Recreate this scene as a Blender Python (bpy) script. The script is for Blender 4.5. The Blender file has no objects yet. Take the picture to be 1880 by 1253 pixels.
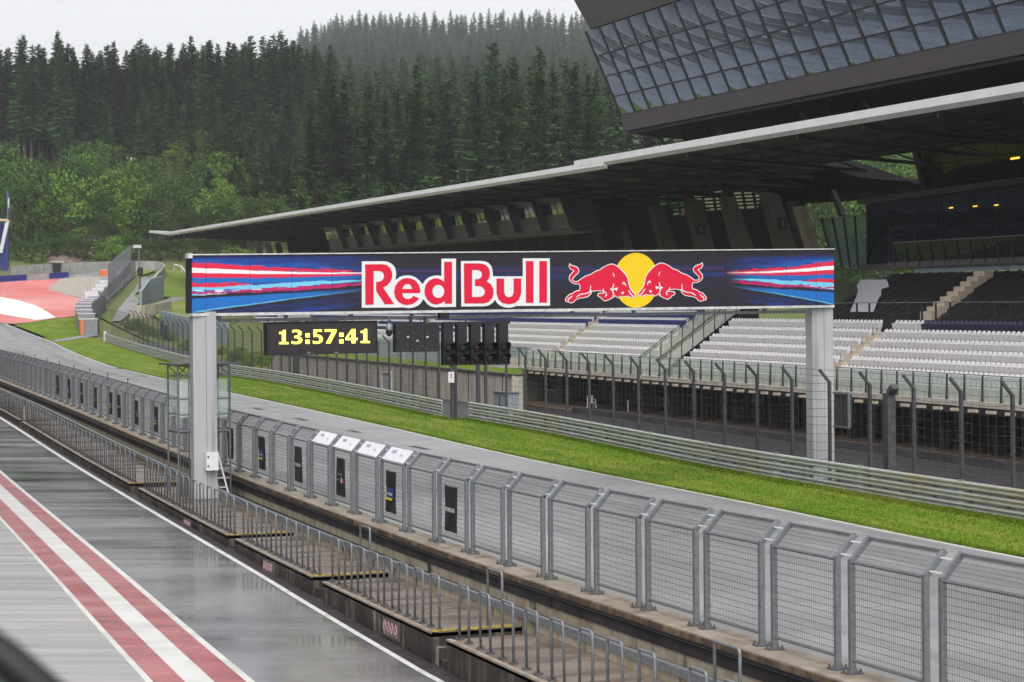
import bpy, bmesh, math, random
import numpy as np
from mathutils import Vector, Matrix, noise as mnoise
from mathutils.geometry import tessellate_polygon
random.seed(7)
S = bpy.context.scene
COL = S.collection
R = math.radians
# ------------------------------------------------------------------ camera geometry
F, CX, CY, ROLL, HC = 3400.0, 940.0, 626.5, 0.0095, 6.0
TH = math.atan(1340 / F); CT, ST = math.cos(TH), math.sin(TH)

def ray(px, py):
    a, b = px - CX, py - CY
    u, v = a - b * ROLL, b + a * ROLL
    X = u / F
    return Vector((ST + X * CT, CT - X * ST, -v / F))
def atX(px, py, d):
    r = ray(px, py); t = d / r.x; return Vector((d, t * r.y, HC + t * r.z))
def atY(px, py, y):
    r = ray(px, py); t = y / r.y; return Vector((t * r.x, y, HC + t * r.z))
def atD(px, py, D):
    r = ray(px, py); return Vector((D * r.x, D * r.y, HC + D * r.z))
def proj(p):
    D = p.x * ST + p.y * CT; X = (p.x * CT - p.y * ST) / D * F; v = -(p.z - HC) / D * F
    return (CX + X + v * ROLL, CY + v - X * ROLL, D)

# ------------------------------------------------------------------ ground profile along the straight
_KY = [-80, 0, 23, 35, 45, 54, 76, 89, 108, 137, 160, 183, 205, 227, 260, 300, 330, 345, 380, 460, 600]
_KZ = [-.1, -.05, -.03, 0, .13, .32, .81, 1.24, 1.8, 2.58, 3.2, 3.95, 5.0, 6.4, 9.4, 14, 18.4, 20.3, 24, 27, 30]
_YY = np.arange(-80, 600.1, 4.0)
_ZZ = np.array([np.mean(np.interp([y - 8, y - 4, y, y + 4, y + 8], _KY, _KZ)) for y in _YY])
_PD = np.interp(_YY, [-80, 31, 45, 54, 84, 102, 160, 220, 600], [0, 0, .25, .31, .43, .5, .5, 0, 0])
def zc(y): return float(np.interp(y, _YY, _ZZ))
def zp(y): return float(np.interp(y, _YY, _ZZ + _PD))
def zs(y): return 1.3 + .0203 * (y - 91.6)          # level of the grandstand
def zg(x, y): return zp(y) if x < 12 else zc(y)
def zpit(x, y): return zp(y)
def zplat(y): return max(zc(y) + .61, zp(y) + .3)
def G(px, py, zf=zg, t0=8.0, t1=700.0):
    r = ray(px, py); t = t0; st = .5
    while t < t1:
        if HC + t * r.z < zf(t * r.x, t * r.y):
            a, b = t - st, t
            for _ in range(24):
                m = (a + b) / 2
                if HC + m * r.z < zf(m * r.x, m * r.y): b = m
                else: a = m
            return Vector((b * r.x, b * r.y, HC + b * r.z))
        t += st
    raise ValueError('no ground at %s %s' % (px, py))

# ------------------------------------------------------------------ materials
MATS = {}
def mat(name, c1, c2=None, scale=3.0, rough=.6, r2=None, metal=0.0, spec=.5, bump=0.0, bscale=None,
        stretch=(1, 1, 1), detail=5, lo=.35, hi=.65, trans=0.0, alpha=1.0, rnd=0.0, c3=None, s3=.3, lo3=.45, hi3=.7, st3=(1, 1, 1), ior=1.45, bdist=.02, rot=0.0):
    m = bpy.data.materials.new(name); m.use_nodes = True
    nt = m.node_tree; N = nt.nodes; L = nt.links
    b = N['Principled BSDF']
    b.inputs['Base Color'].default_value = (*c1, 1); b.inputs['Roughness'].default_value = rough
    b.inputs['Metallic'].default_value = metal; b.inputs['Specular IOR Level'].default_value = spec
    b.inputs['Transmission Weight'].default_value = trans; b.inputs['Alpha'].default_value = alpha
    b.inputs['IOR'].default_value = ior
    tc = N.new('ShaderNodeTexCoord')
    def nz(sc, stv, det):
        mp = N.new('ShaderNodeMapping'); mp.inputs['Scale'].default_value = stv
        if rot:
            m0 = N.new('ShaderNodeMapping'); m0.inputs['Rotation'].default_value = (0, 0, rot); L.new(tc.outputs['Object'], m0.inputs['Vector']); L.new(m0.outputs['Vector'], mp.inputs['Vector'])
        else: L.new(tc.outputs['Object'], mp.inputs['Vector'])
        n = N.new('ShaderNodeTexNoise'); n.inputs['Scale'].default_value = sc; n.inputs['Detail'].default_value = det
        n.inputs['Roughness'].default_value = .6
        L.new(mp.outputs['Vector'], n.inputs['Vector']); return n.outputs['Fac']
    def rng(sock, lo_, hi_, a=0.0, bb=1.0):
        r = N.new('ShaderNodeMapRange'); r.inputs['From Min'].default_value = lo_; r.inputs['From Max'].default_value = hi_
        r.inputs['To Min'].default_value = a; r.inputs['To Max'].default_value = bb
        L.new(sock, r.inputs['Value']); return r.outputs['Result']
    def mix(fac, A, B):
        x = N.new('ShaderNodeMix'); x.data_type = 'RGBA'
        L.new(fac, x.inputs['Factor'])
        for s_, v in ((x.inputs['A'], A), (x.inputs['B'], B)):
            if isinstance(v, tuple): s_.default_value = (*v, 1)
            else: L.new(v, s_)
        return x.outputs['Result']
    colr = None
    if c2:
        n = nz(scale, stretch, detail); f = rng(n, lo, hi)
        colr = mix(f, c1, c2)
        if r2 is not None: L.new(rng(n, lo, hi, rough, r2), b.inputs['Roughness'])
    if c3:
        n3 = nz(s3, st3, 5); colr = mix(rng(n3, lo3, hi3), colr if colr else c1, c3)
    if rnd:
        oi = N.new('ShaderNodeObjectInfo'); h = N.new('ShaderNodeHueSaturation')
        if colr: L.new(colr, h.inputs['Color'])
        else: h.inputs['Color'].default_value = (*c1, 1)
        L.new(rng(oi.outputs['Random'], 0, 1, 1 - rnd, 1 + rnd), h.inputs['Value'])
        L.new(rng(oi.outputs['Random'], 0, 1, .5 - rnd * .05, .5 + rnd * .05), h.inputs['Hue'])
        colr = h.outputs['Color']
    if colr: L.new(colr, b.inputs['Base Color'])
    if bump:
        n = nz(bscale or scale, stretch, 6)
        bp = N.new('ShaderNodeBump'); bp.inputs['Strength'].default_value = bump; bp.inputs['Distance'].default_value = bdist
        L.new(n, bp.inputs['Height']); L.new(bp.outputs['Normal'], b.inputs['Normal'])
    MATS[name] = m; return m
def emis(name, c, s):
    m = bpy.data.materials.new(name); m.use_nodes = True; b = m.node_tree.nodes['Principled BSDF']
    b.inputs['Base Color'].default_value = (*[x * .3 for x in c], 1)
    b.inputs['Emission Color'].default_value = (*c, 1); b.inputs['Emission Strength'].default_value = s
    MATS[name] = m; return m

# ------------------------------------------------------------------ mesh builder
class MB:
    def __init__(s): s.v = []; s.f = []; s.m = []; s.k = 0
    def add(s, vs, fs):
        o = len(s.v); s.v += [tuple(v) for v in vs]
        for f in fs: s.f.append(tuple(i + o for i in f)); s.m.append(s.k)
        return s
    def quad(s, a, b, c, d): return s.add([a, b, c, d], [(0, 1, 2, 3)])
    def hexa(s, p):       # 8 points: bottom 0-3, top 4-7
        return s.add(p, [(3, 2, 1, 0), (4, 5, 6, 7), (0, 1, 5, 4), (1, 2, 6, 5), (2, 3, 7, 6), (3, 0, 4, 7)])
    def box(s, c, d, ax=None, ay=None, az=None):
        c = Vector(c); ax = Vector(ax or (1, 0, 0)); ay = Vector(ay or (0, 1, 0)); az = Vector(az or (0, 0, 1))
        x, y, z = ax * d[0] / 2, ay * d[1] / 2, az * d[2] / 2
        return s.hexa([c - x - y - z, c + x - y - z, c + x + y - z, c - x + y - z, c - x - y + z, c + x - y + z, c + x + y + z, c - x + y + z])
    def bar(s, a, b, w, h, up=(0, 0, 1)):   # rectangular bar from a to b
        a, b = Vector(a), Vector(b); d = (b - a); l = d.length; d.normalize(); up = Vector(up)
        if abs(d.dot(up)) > .98: up = Vector((1, 0, 0))
        x = d.cross(up).normalized(); z = x.cross(d)
        return s.box((a + b) / 2, (w, l, h), x, d, z)
    def tube(s, pts, r, n=6, cap=True):
        pts = [Vector(p) for p in pts]; o = len(s.v); rr = r if isinstance(r, (list, tuple)) else [r] * len(pts)
        pu = None
        for i, p in enumerate(pts):
            d = (pts[min(i + 1, len(pts) - 1)] - pts[max(i - 1, 0)]).normalized()
            if pu is None: pu = Vector((0, 0, 1)) if abs(d.z) < .9 else Vector((1, 0, 0))
            x = d.cross(pu).normalized(); y = x.cross(d).normalized(); pu = y
            for k in range(n):
                a = 2 * math.pi * k / n; s.v.append(tuple(p + x * math.cos(a) * rr[i] + y * math.sin(a) * rr[i]))
        for i in range(len(pts) - 1):
            for k in range(n):
                q = (k + 1) % n
                s.f.append((o + i * n + k, o + i * n + q, o + (i + 1) * n + q, o + (i + 1) * n + k)); s.m.append(s.k)
        if cap:
            s.f.append(tuple(o + k for k in reversed(range(n)))); s.m.append(s.k)
            s.f.append(tuple(o + (len(pts) - 1) * n + k for k in range(n))); s.m.append(s.k)
        return s
    def wire(s, a, b, r):  # three-sided thin bar
        return s.tube([a, b], r, 3, False)
    def sweep(s, sec, path, closed=True):   # sec: list of (dx,dz) ; path: list of (origin, xdir)
        o = len(s.v); n = len(sec)
        for p, xd in path:
            for (dx, dz) in sec: s.v.append(tuple(Vector(p) + Vector(xd) * dx + Vector((0, 0, dz))))
        m = n if closed else n - 1
        for i in range(len(path) - 1):
            for k in range(m):
                q = (k + 1) % n; s.f.append((o + i * n + k, o + i * n + q, o + (i + 1) * n + q, o + (i + 1) * n + k)); s.m.append(s.k)
        if closed:
            s.f.append(tuple(o + k for k in reversed(range(n)))); s.m.append(s.k)
            s.f.append(tuple(o + (len(path) - 1) * n + k for k in range(n))); s.m.append(s.k)
        return s
    def poly(s, pts, holes=()):
        loops = [[Vector(p) for p in pts]] + [[Vector(p) for p in h] for h in holes]
        tri = tessellate_polygon(loops); al = [p for l in loops for p in l]
        return s.add(al, [tuple(t) for t in tri])
    def prism(s, pts, ext):    # polygon in 3D extruded along ext
        n = len(pts); a = [Vector(p) for p in pts]; e = Vector(ext)
        tri = tessellate_polygon([a])
        s.add(a + [p + e for p in a], [tuple(t) for t in tri] + [tuple(i + n for i in reversed(t)) for t in tri] + [(i, (i + 1) % n, n + (i + 1) % n, n + i) for i in range(n)])
        return s
    def build(s, name, mats, parent=None, smooth=False, label=None, cat=None, group=None, kind=None, fixn=True):
        me = bpy.data.meshes.new(name); off = parent.matrix_world.translation.copy() if parent is not None else Vector((0, 0, 0))
        if parent is not None:
            off = Vector(parent.get('_o', (0, 0, 0)))
        me.from_pydata([(v[0] - off.x, v[1] - off.y, v[2] - off.z) for v in s.v], [], s.f)
        for m in (mats if isinstance(mats, (list, tuple)) else [mats]): me.materials.append(MATS[m] if isinstance(m, str) else m)
        if any(s.m): me.polygons.foreach_set('material_index', s.m)
        if fixn:
            bm = bmesh.new(); bm.from_mesh(me); bmesh.ops.recalc_face_normals(bm, faces=bm.faces); bm.to_mesh(me); bm.free()
        if smooth: me.polygons.foreach_set('use_smooth', [True] * len(me.polygons))
        me.update()
        o = bpy.data.objects.new(name, me); COL.objects.link(o)
        if parent is not None:
            o.parent = parent
            o['_o'] = tuple(off)
        tag(o, label, cat, group, kind); return o
def tag(o, label=None, cat=None, group=None, kind=None):
    if label: o['label'] = label
    if cat: o['category'] = cat
    if group: o['group'] = group
    if kind: o['kind'] = kind
    return o
def thing(name, label, cat, loc=(0, 0, 0), group=None):
    o = bpy.data.objects.new(name, None); o.empty_display_size = .3; COL.objects.link(o)
    o.location = loc; o['_o'] = tuple(loc); return tag(o, label, cat, group)
def dup(o, loc, label=None, rot=None, scale=None, group=None, skip=()):
    def cp(a, par):
        c = a.copy(); COL.objects.link(c)
        if par is not None: c.parent = par
        for ch in KIDS.get(a.name, a.children):
            if ch.name.split('.')[0] not in skip: cp(ch, c)
        return c
    c = cp(o, None); c.location = loc
    if label: c['label'] = label
    if group: c['group'] = group
    if rot is not None: c.rotation_euler = rot
    if scale is not None: c.scale = scale if isinstance(scale, (tuple, list)) else (scale,) * 3
    return c
KIDS = {}
def freeze(o):
    ks = list(o.children); KIDS[o.name] = ks
    for k in ks: freeze(k)
    return o
def drape(name, pts, zf, off, mts, label=None, step=4.0, **kw):   # polygon in plan laid on the ground
    bm = bmesh.new(); vs = [bm.verts.new((p[0], p[1], 0)) for p in pts]; bm.faces.new(vs)
    bmesh.ops.triangulate(bm, faces=bm.faces[:])
    ys = [p[1] for p in pts]; xs = [p[0] for p in pts]
    y = math.ceil(min(ys) / step) * step
    while y < max(ys):
        bmesh.ops.bisect_plane(bm, geom=bm.verts[:] + bm.edges[:] + bm.faces[:], plane_co=(0, y, 0), plane_no=(0, 1, 0)); y += step
    for v in bm.verts: v.co.z = zf(v.co.x, v.co.y) + off
    bmesh.ops.recalc_face_normals(bm, faces=bm.faces[:])
    if sum(f.normal.z for f in bm.faces) < 0: bmesh.ops.reverse_faces(bm, faces=bm.faces[:])
    me = bpy.data.meshes.new(name); bm.to_mesh(me); bm.free()
    for m in (mts if isinstance(mts, (list, tuple)) else [mts]): me.materials.append(MATS[m])
    o = bpy.data.objects.new(name, me); COL.objects.link(o)
    return tag(o, label, kind=kw.get('kind', 'structure'))
def text(s, size, origin, xa, ya, m, name, parent, bold=0.0, xs=1.0, align='CENTER', thick=.004):
    cu = bpy.data.curves.new(name, 'FONT'); cu.body = s; cu.size = size; cu.align_x = align; cu.align_y = 'CENTER'
    cu.offset = bold; cu.resolution_u = 4
    ob = bpy.data.objects.new(name, cu); COL.objects.link(ob)
    dg = bpy.context.evaluated_depsgraph_get(); me = bpy.data.meshes.new_from_object(ob.evaluated_get(dg)); 
    bpy.data.objects.remove(ob); bpy.data.curves.remove(cu)
    xa, ya = Vector(xa).normalized(), Vector(ya).normalized(); n = xa.cross(ya)
    off = Vector(parent.get('_o', (0, 0, 0))) if parent is not None else Vector((0, 0, 0))
    for v in me.vertices:
        v.co = Vector(origin) + xa * v.co.x * xs + ya * v.co.y + n * (thick + v.co.z) - off
    me.materials.clear(); me.materials.append(MATS[m]); me.name = name
    o = bpy.data.objects.new(name, me); COL.objects.link(o)
    if parent is not None: o.parent = parent; o['_o'] = tuple(off)
    return o
YG = lambda a, b, st=4.0: [a] + [y for y in np.arange(math.ceil((a + .01) / st) * st, b - .01, st)] + [b]
# ------------------------------------------------------------------ palette
mat('asphalt_track', (.26, .26, .266), (.38, .38, .387), scale=.35, stretch=(.5, 1, 1), rough=.36, r2=.26, spec=.5, bump=.1, bscale=60, bdist=.004, c3=(.2, .2, .204), s3=.42, lo3=.44, hi3=.66, st3=(1.6, .03, 1))
mat('asphalt_pit', (.034, .032, .035), (.165, .163, .17), scale=.55, stretch=(.22, 1.5, 1), rough=.08, r2=.28, spec=.55, bump=.06, bscale=8, bdist=.003, lo=.34, hi=.68, detail=9, c3=(.26, .257, .265), s3=.12, lo3=.42, hi3=.66, st3=(1.1, 1.0, 1), rot=TH)
mat('asphalt_apron', (.25, .238, .235), (.39, .375, .37), scale=1.3, stretch=(.12, 2.2, 1), rough=.25, r2=.42, bump=.15, bscale=7, bdist=.004, lo=.36, hi=.64, c3=(.13, .13, .135), s3=1.0, lo3=.58, hi3=.74, st3=(.12, 2.6, 1), rot=TH)
mat('asphalt_dark', (.028, .024, .028), (.05, .044, .05), scale=2, rough=.55, r2=.4)
mat('asphalt_road', (.035, .033, .036), (.07, .066, .07), scale=.4, rough=.5, r2=.3)
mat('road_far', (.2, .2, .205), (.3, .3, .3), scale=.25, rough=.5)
mat('paint_white', (.64, .635, .61), (.46, .455, .44), scale=1.4, stretch=(.5, 1.4, 1), detail=9, rough=.4, r2=.3, lo=.42, hi=.72, rot=TH)
mat('paint_red', (.4, .115, .12), (.27, .06, .065), scale=.9, stretch=(.6, 1.2, 1), rough=.26, r2=.4, detail=9, lo=.38, hi=.66, c3=(.13, .045, .05), s3=2.0, lo3=.56, hi3=.7, st3=(.5, 2.0, 1), rot=TH)
mat('paint_worn', (.66, .65, .62), (.4, .39, .37), scale=3, rough=.5, lo=.5, hi=.7)
mat('runoff_red', (.72, .2, .19), (.62, .15, .14), scale=.15, rough=.4, c3=(.75, .33, .31), s3=.05)
mat('runoff_white', (.82, .82, .82), rough=.45)
mat('gravel', (.42, .38, .33), (.3, .27, .23), scale=1.5, rough=.9, bump=.4, bscale=6)
mat('grass', (.12, .2, .01), (.08, .148, .008), scale=2.2, rough=.8, spec=.15, bump=.5, bscale=30, bdist=.04, detail=10, c3=(.18, .22, .03), s3=.45, lo3=.44, hi3=.64, st3=(1.8, .35, 1))
mat('verge_dirt', (.2, .155, .1), (.11, .1, .045), scale=1.6, rough=.95, bump=.6, bscale=9, bdist=.04, lo=.4, hi=.6)
mat('grass_far', (.15, .24, .02), (.1, .18, .02), scale=.4, rough=.85, bump=.6, bscale=5, bdist=.1, c3=(.22, .24, .06), s3=.1)
mat('grass_dry', (.1, .15, .03), (.14, .14, .05), scale=.15, rough=.9, bump=.5, bscale=2)
mat('forest_floor', (.03, .045, .014), (.05, .06, .02), scale=.1, rough=.95)
mat('concrete_light', (.5, .46, .4), (.34, .3, .25), scale=1.2, stretch=(1, 1, .3), rough=.7, bump=.15, c3=(.2, .17, .13), s3=.8, lo3=.6, hi3=.8, st3=(1, 1, .15))
mat('concrete_grey', (.4, .4, .39), (.28, .28, .27), scale=.7, rough=.75, c3=(.2, .2, .19), s3=.5, lo3=.6, hi3=.85, st3=(1, 1, .2))
mat('concrete_stained', (.05, .04, .034), (.3, .26, .2), scale=3.2, stretch=(1, 1, .12), rough=.6, lo=.52, hi=.66, c3=(.022, .019, .018), s3=.9, lo3=.4, hi3=.62)
mat('concrete_ledge', (.36, .31, .255), (.22, .175, .13), scale=2.5, rough=.55, r2=.35, c3=(.09, .06, .04), s3=1.4, lo3=.58, hi3=.75)
mat('concrete_rust', (.1, .065, .045), (.24, .18, .12), scale=4, stretch=(1, 1, .3), rough=.6, lo=.45, hi=.7, c3=(.025, .02, .018), s3=1.5, lo3=.5, hi3=.7)
mat('platform_floor', (.2, .155, .125), (.1, .075, .062), scale=.8, stretch=(.5, 1.4, 1), rough=.42, r2=.16, lo=.4, hi=.62, c3=(.27, .235, .2), s3=.5, lo3=.55, hi3=.75)
mat('block_stone', (.5, .45, .36), (.33, .27, .19), scale=3, stretch=(1, 1, .4), rough=.75, c3=(.07, .05, .035), s3=2.6, lo3=.58, hi3=.68, st3=(1, 1, .25))
mat('rubber_panel', (.065, .055, .062), (.035, .03, .034), scale=1.3, rough=.4, r2=.55, c3=(.12, .105, .11), s3=3, lo3=.6, hi3=.8)
mat('rubber_black', (.012, .011, .013), rough=.5)
mat('galvanised', (.27, .285, .3), (.18, .195, .21), scale=9, rough=.42, r2=.55, metal=.55, lo=.3, hi=.7)
mat('steel_dark', (.16, .165, .18), (.1, .105, .115), scale=6, rough=.5, metal=.4)
mat('steel_post', (.06, .06, .068), (.1, .1, .108), scale=4, rough=.55, metal=.3)
mat('wire', (.1, .1, .11), rough=.5, metal=.5)
mat('wire_grey', (.2, .21, .22), rough=.5, metal=.5)
mat('mesh_wire', (.13, .13, .14), rough=.5, metal=.4)
mat('guardrail_steel', (.5, .52, .5), (.38, .41, .39), scale=1.6, rough=.45, metal=.3, c3=(.46, .4, .29), s3=.35, lo3=.5, hi3=.72)
mat('white_steel', (.74, .74, .75), (.66, .66, .67), scale=.8, rough=.45)
mat('column_paint', (.43, .43, .45), (.38, .38, .4), scale=.9, rough=.45, stretch=(1, 1, .2), lo=.4, hi=.6, c3=(.24, .24, .24), s3=2.6, lo3=.54, hi3=.76, st3=(1, 1, .06))
mat('beam_side', (.045, .04, .055), rough=.5)
mat('trim_white', (.7, .7, .69), (.45, .45, .45), scale=4, rough=.5)
mat('yellow_paint', (.5, .38, .03), (.16, .12, .05), scale=7, rough=.5, lo=.4, hi=.62)
mat('black_plastic', (.014, .013, .016), rough=.38)
mat('black_matt', (.02, .018, .022), rough=.7)
mat('led_face', (.03, .024, .028), (.022, .018, .02), scale=60, rough=.65)
emis('digit_yellow', (1.0, .93, .1), 1.0)
emis('lamp_yellow', (1.0, .62, .06), .6)
mat('lens_red', (.018, .005, .006), rough=.12, spec=.7)
mat('lens_green', (.005, .016, .015), rough=.12, spec=.7)
mat('dome_glass', (.01, .01, .012), rough=.06, spec=.8)
mat('print_red', (.72, .003, .045), (.66, .003, .04), scale=40, rough=.5)
mat('print_white', (.8, .8, .8), (.74, .74, .75), scale=30, rough=.5)
mat('print_sun', (.88, .6, .004), (.82, .55, .004), scale=30, rough=.5)
mat('print_blue', (.02, .05, .25), rough=.5)
mat('print_yellow', (.8, .65, .02), rough=.5)
mat('banner_black', (.016, .012, .016), (.024, .02, .024), scale=8, rough=.6)
mat('sheet_white', (.8, .81, .84), (.7, .71, .75), scale=3, rough=.25)
mat('plaque_blue', (.3, .32, .5), rough=.5)
mat('plaque_pink', (.5, .3, .3), (.3, .2, .2), scale=14, rough=.6)
mat('glass_clear', (.78, .9, .86), rough=.02, trans=.0, alpha=.28, spec=.6)
mat('glass_pale', (.62, .74, .68), rough=.08, alpha=.3, spec=.6)
mat('glass_tint', (.18, .3, .28), rough=.05, alpha=.62, spec=.7)
mat('glass_mirror', (.26, .32, .42), rough=.012, metal=.9, spec=.6)
mat('glass_lounge', (.05, .06, .09), rough=.02, metal=.75, spec=.5)
mat('glass_dark', (.012, .014, .018), rough=.02, spec=.4, ior=1.4)
mat('glass_box', (.02, .025, .012), rough=.015, spec=1.0, ior=2.3)
mat('glass_upper', (.008, .009, .006), rough=.02, spec=.4, ior=1.4)
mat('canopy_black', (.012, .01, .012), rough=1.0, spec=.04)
mat('facade_grey', (.115, .1, .108), (.098, .086, .094), scale=.5, rough=.55)
mat('facade_box', (.1, .088, .098), rough=.5)
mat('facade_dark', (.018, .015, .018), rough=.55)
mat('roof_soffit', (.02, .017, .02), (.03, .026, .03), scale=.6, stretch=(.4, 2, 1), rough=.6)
mat('roof_fascia', (.76, .75, .77), (.68, .67, .69), scale=.5, rough=.4)
mat('truss_dark', (.03, .026, .03), rough=.5)
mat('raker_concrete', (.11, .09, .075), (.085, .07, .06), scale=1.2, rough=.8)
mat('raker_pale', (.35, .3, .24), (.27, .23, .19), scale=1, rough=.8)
mat('tier_concrete', (.55, .5, .44), (.42, .38, .33), scale=2, rough=.75)
mat('tier_beige', (.62, .53, .42), (.52, .44, .35), scale=2, rough=.75)
mat('tier_grey', (.28, .33, .37), (.22, .26, .29), scale=1.5, rough=.6)
mat('tarp_dark', (.022, .018, .021), (.032, .027, .031), scale=.7, rough=.55)
mat('seat_white', (.74, .73, .74), (.66, .65, .66), scale=6, rough=.4)
mat('seat_blue', (.035, .05, .26), (.028, .04, .2), scale=6, rough=.4)
mat('seat_navy', (.03, .03, .085), rough=.4)
mat('barrier_white', (.74, .74, .76), (.6, .6, .62), scale=1, rough=.5)
mat('barrier_blue', (.03, .05, .26), rough=.5)
mat('barrier_orange', (.8, .2, .04), rough=.5)
mat('tyre_grey', (.3, .29, .31), (.2, .2, .21), scale=2, rough=.7)
mat('stand_blue', (.025, .04, .16), (.03, .05, .2), scale=.5, rough=.5)
mat('banner_navy', (.03, .035, .2), rough=.5)
mat('rock', (.14, .1, .09), (.25, .2, .17), scale=1.2, rough=.9, bump=.6, bdist=.2)
mat('bark', (.1, .075, .06), (.15, .12, .1), scale=3, stretch=(1, 1, .2), rough=.9)
mat('bark_pale', (.1, .085, .075), (.06, .05, .045), scale=2, stretch=(1, 1, .2), rough=.9)
def leafmat(name, c1, c2, rnd, scale=.35):
    m = mat(name, c1, c2, scale=scale, rough=.7, spec=.2, rnd=rnd, detail=3, lo=.3, hi=.7)
    return m
leafmat('needles', (.036, .08, .026), (.066, .118, .034), .5)
leafmat('needles_young', (.06, .12, .022), (.04, .09, .022), .3)
leafmat('leaves', (.09, .16, .022), (.055, .11, .018), .3, .6)
leafmat('leaves_lime', (.15, .24, .03), (.09, .17, .022), .25, .6)
leafmat('leaves_dark', (.04, .085, .02), (.06, .115, .02), .3, .5)

# ------------------------------------------------------------------ camera, light, air
cam_d = bpy.data.cameras.new('camera'); cam = bpy.data.objects.new('camera', cam_d); COL.objects.link(cam)
cam_d.sensor_width = 36; cam_d.lens = F / 1880 * 36; cam_d.clip_end = 6000; cam_d.clip_start = .05
fwd = Vector((ST, CT, 0)); upv = Vector((0, 0, 1)); rgt = Vector((CT, -ST, 0))
m3 = Matrix((rgt, upv, -fwd)).transposed()
cam.matrix_world = Matrix.Translation((0, 0, HC)) @ (m3 @ Matrix.Rotation(-math.atan(ROLL), 3, 'Z')).to_4x4()
cam_d.dof.use_dof = True; cam_d.dof.focus_distance = 60; cam_d.dof.aperture_fstop = 5.6
S.camera = cam
w = bpy.data.worlds.new('World'); S.world = w; w.use_nodes = True
nt = w.node_tree; bg = nt.nodes['Background']
sky = nt.nodes.new('ShaderNodeTexSky'); sky.sky_type = 'NISHITA'; sky.sun_disc = False
sky.sun_elevation = R(55); sky.sun_rotation = R(200); sky.dust_density = 4; sky.air_density = 1; sky.ozone_density = 1
hs = nt.nodes.new('ShaderNodeHueSaturation'); hs.inputs['Saturation'].default_value = .1
gm = nt.nodes.new('ShaderNodeGamma'); gm.inputs['Gamma'].default_value = .8
nt.links.new(sky.outputs['Color'], hs.inputs['Color']); nt.links.new(hs.outputs['Color'], gm.inputs['Color'])
nt.links.new(gm.outputs['Color'], bg.inputs['Color']); bg.inputs['Strength'].default_value = .13
sl = bpy.data.lights.new('sun', 'SUN'); sl.energy = .5; sl.angle = R(35); sl.color = (1, .97, .93)
so = bpy.data.objects.new('sun', sl); COL.objects.link(so)
az, el = R(200), R(55)
sd = Vector((math.sin(az) * math.cos(el), math.cos(az) * math.cos(el), math.sin(el)))
so.rotation_euler = sd.to_track_quat('Z', 'Y').to_euler(); so.location = (0, -20, 60)
S.view_settings.view_transform = 'Standard'; S.view_settings.look = 'None'; S.view_settings.exposure = 1.4; S.view_settings.gamma = 1
S.cycles.max_bounces = 6; S.cycles.transparent_max_bounces = 24; S.cycles.volume_bounces = 0
S.cycles.use_denoising = True
# ------------------------------------------------------------------ the ground
def imgx(x, y):
    D = x * ST + y * CT
    return CX + F * (x * CT - y * ST) / max(D, 1), D
def sstep(a, b, v):
    t = min(1, max(0, (v - a) / (b - a))); return t * t * (3 - 2 * t)
def hill(D, u):
    base = np.interp(D, [340, 352, 372, 390, 405, 420], [20.6, 23.2, 28, 33.8, 42, 47.8])
    if D <= 420: return float(base)
    L = np.interp(D, [420, 440, 600, 1700], [47.8, 49.5, 46, 40]); Rr = np.interp(D, [420, 600, 800, 1000, 1200, 1400, 1700], [47.8, 72, 104, 143, 186, 232, 250])
    k = sstep(100, 640, u); return float(L * (1 - k) + Rr * k)
def zter(x, y):
    u, D = imgx(x, y)
    b = zg(x, y)
    if x > 36.5: b = b + (zs(min(y, 220)) - 3.2 - b) * sstep(36.5, 38.5, x) * (1 - sstep(185, 215, y))
    wq = sstep(341, 354, D)
    z = b * (1 - wq) + hill(D, u) * wq
    near = 1 - sstep(330, 352, D)
    return z - .3 * near + mnoise.noise((x * .02, y * .02, 0)) * 1.2 * sstep(345, 380, D)
xs = list(np.arange(-60, 130, 8)) + [36.4, 38.5] + list(np.arange(130, 460, 18)) + list(np.arange(460, 1100, 40)); xs = sorted(xs)
ys = list(np.arange(-40, 480, 6)) + list(np.arange(480, 1700, 30))
mb = MB(); nx = len(xs)
mb.v = [(x, y, zter(x, y)) for y in ys for x in xs]
mb.f = [(j * nx + i, j * nx + i + 1, (j + 1) * nx + i + 1, (j + 1) * nx + i) for j in range(len(ys) - 1) for i in range(nx - 1)]; mb.m = [0] * len(mb.f)
ter = mb.build('terrain', ['grass_dry', 'forest_floor'], smooth=True, kind='structure', fixn=False)
for p in ter.data.polygons:
    c = p.center; u, D = imgx(c.x, c.y)
    if D > 362: p.material_index = 1
mb = MB()
mb.quad((-600, -400, -8), (1200, -400, -8), (1200, 1750, -8), (-600, 1750, -8)); mb.build('ground', 'forest_floor', kind='structure')

def strip(name, x0, x1, y0, y1, zf, off, m, label=None, st=4.0):
    mb = MB(); Y = YG(y0, y1, st)
    f0 = x0 if callable(x0) else (lambda y: x0); f1 = x1 if callable(x1) else (lambda y: x1)
    for y in Y:
        for x in (f0(y), f1(y)): mb.v.append((x, y, zf(x, y) + off))
    mb.f = [(2 * i, 2 * i + 1, 2 * i + 3, 2 * i + 2) for i in range(len(Y) - 1)]; mb.m = [0] * len(mb.f)
    return mb.build(name, m, kind='structure', label=label, fixn=False)
def line2(pa, pb):      # straight line in plan through two picked ground points
    a, b = G(*pa, zpit), G(*pb, zpit)
    return lambda y: a.x + (b.x - a.x) * (y - a.y) / (b.y - a.y)
e0 = line2((0, 954), (269, 1253)); e1 = line2((0, 948), (282.5, 1253)); e2 = line2((0, 916), (341, 1253))
e3 = line2((0, 889), (395, 1253)); e4 = line2((0, 868.5), (454, 1253)); e5 = line2((0, 862.7), (470, 1253))
l0 = line2((0, 769.2), (801, 1251)); l1 = line2((0, 765), (815, 1251))
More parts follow.
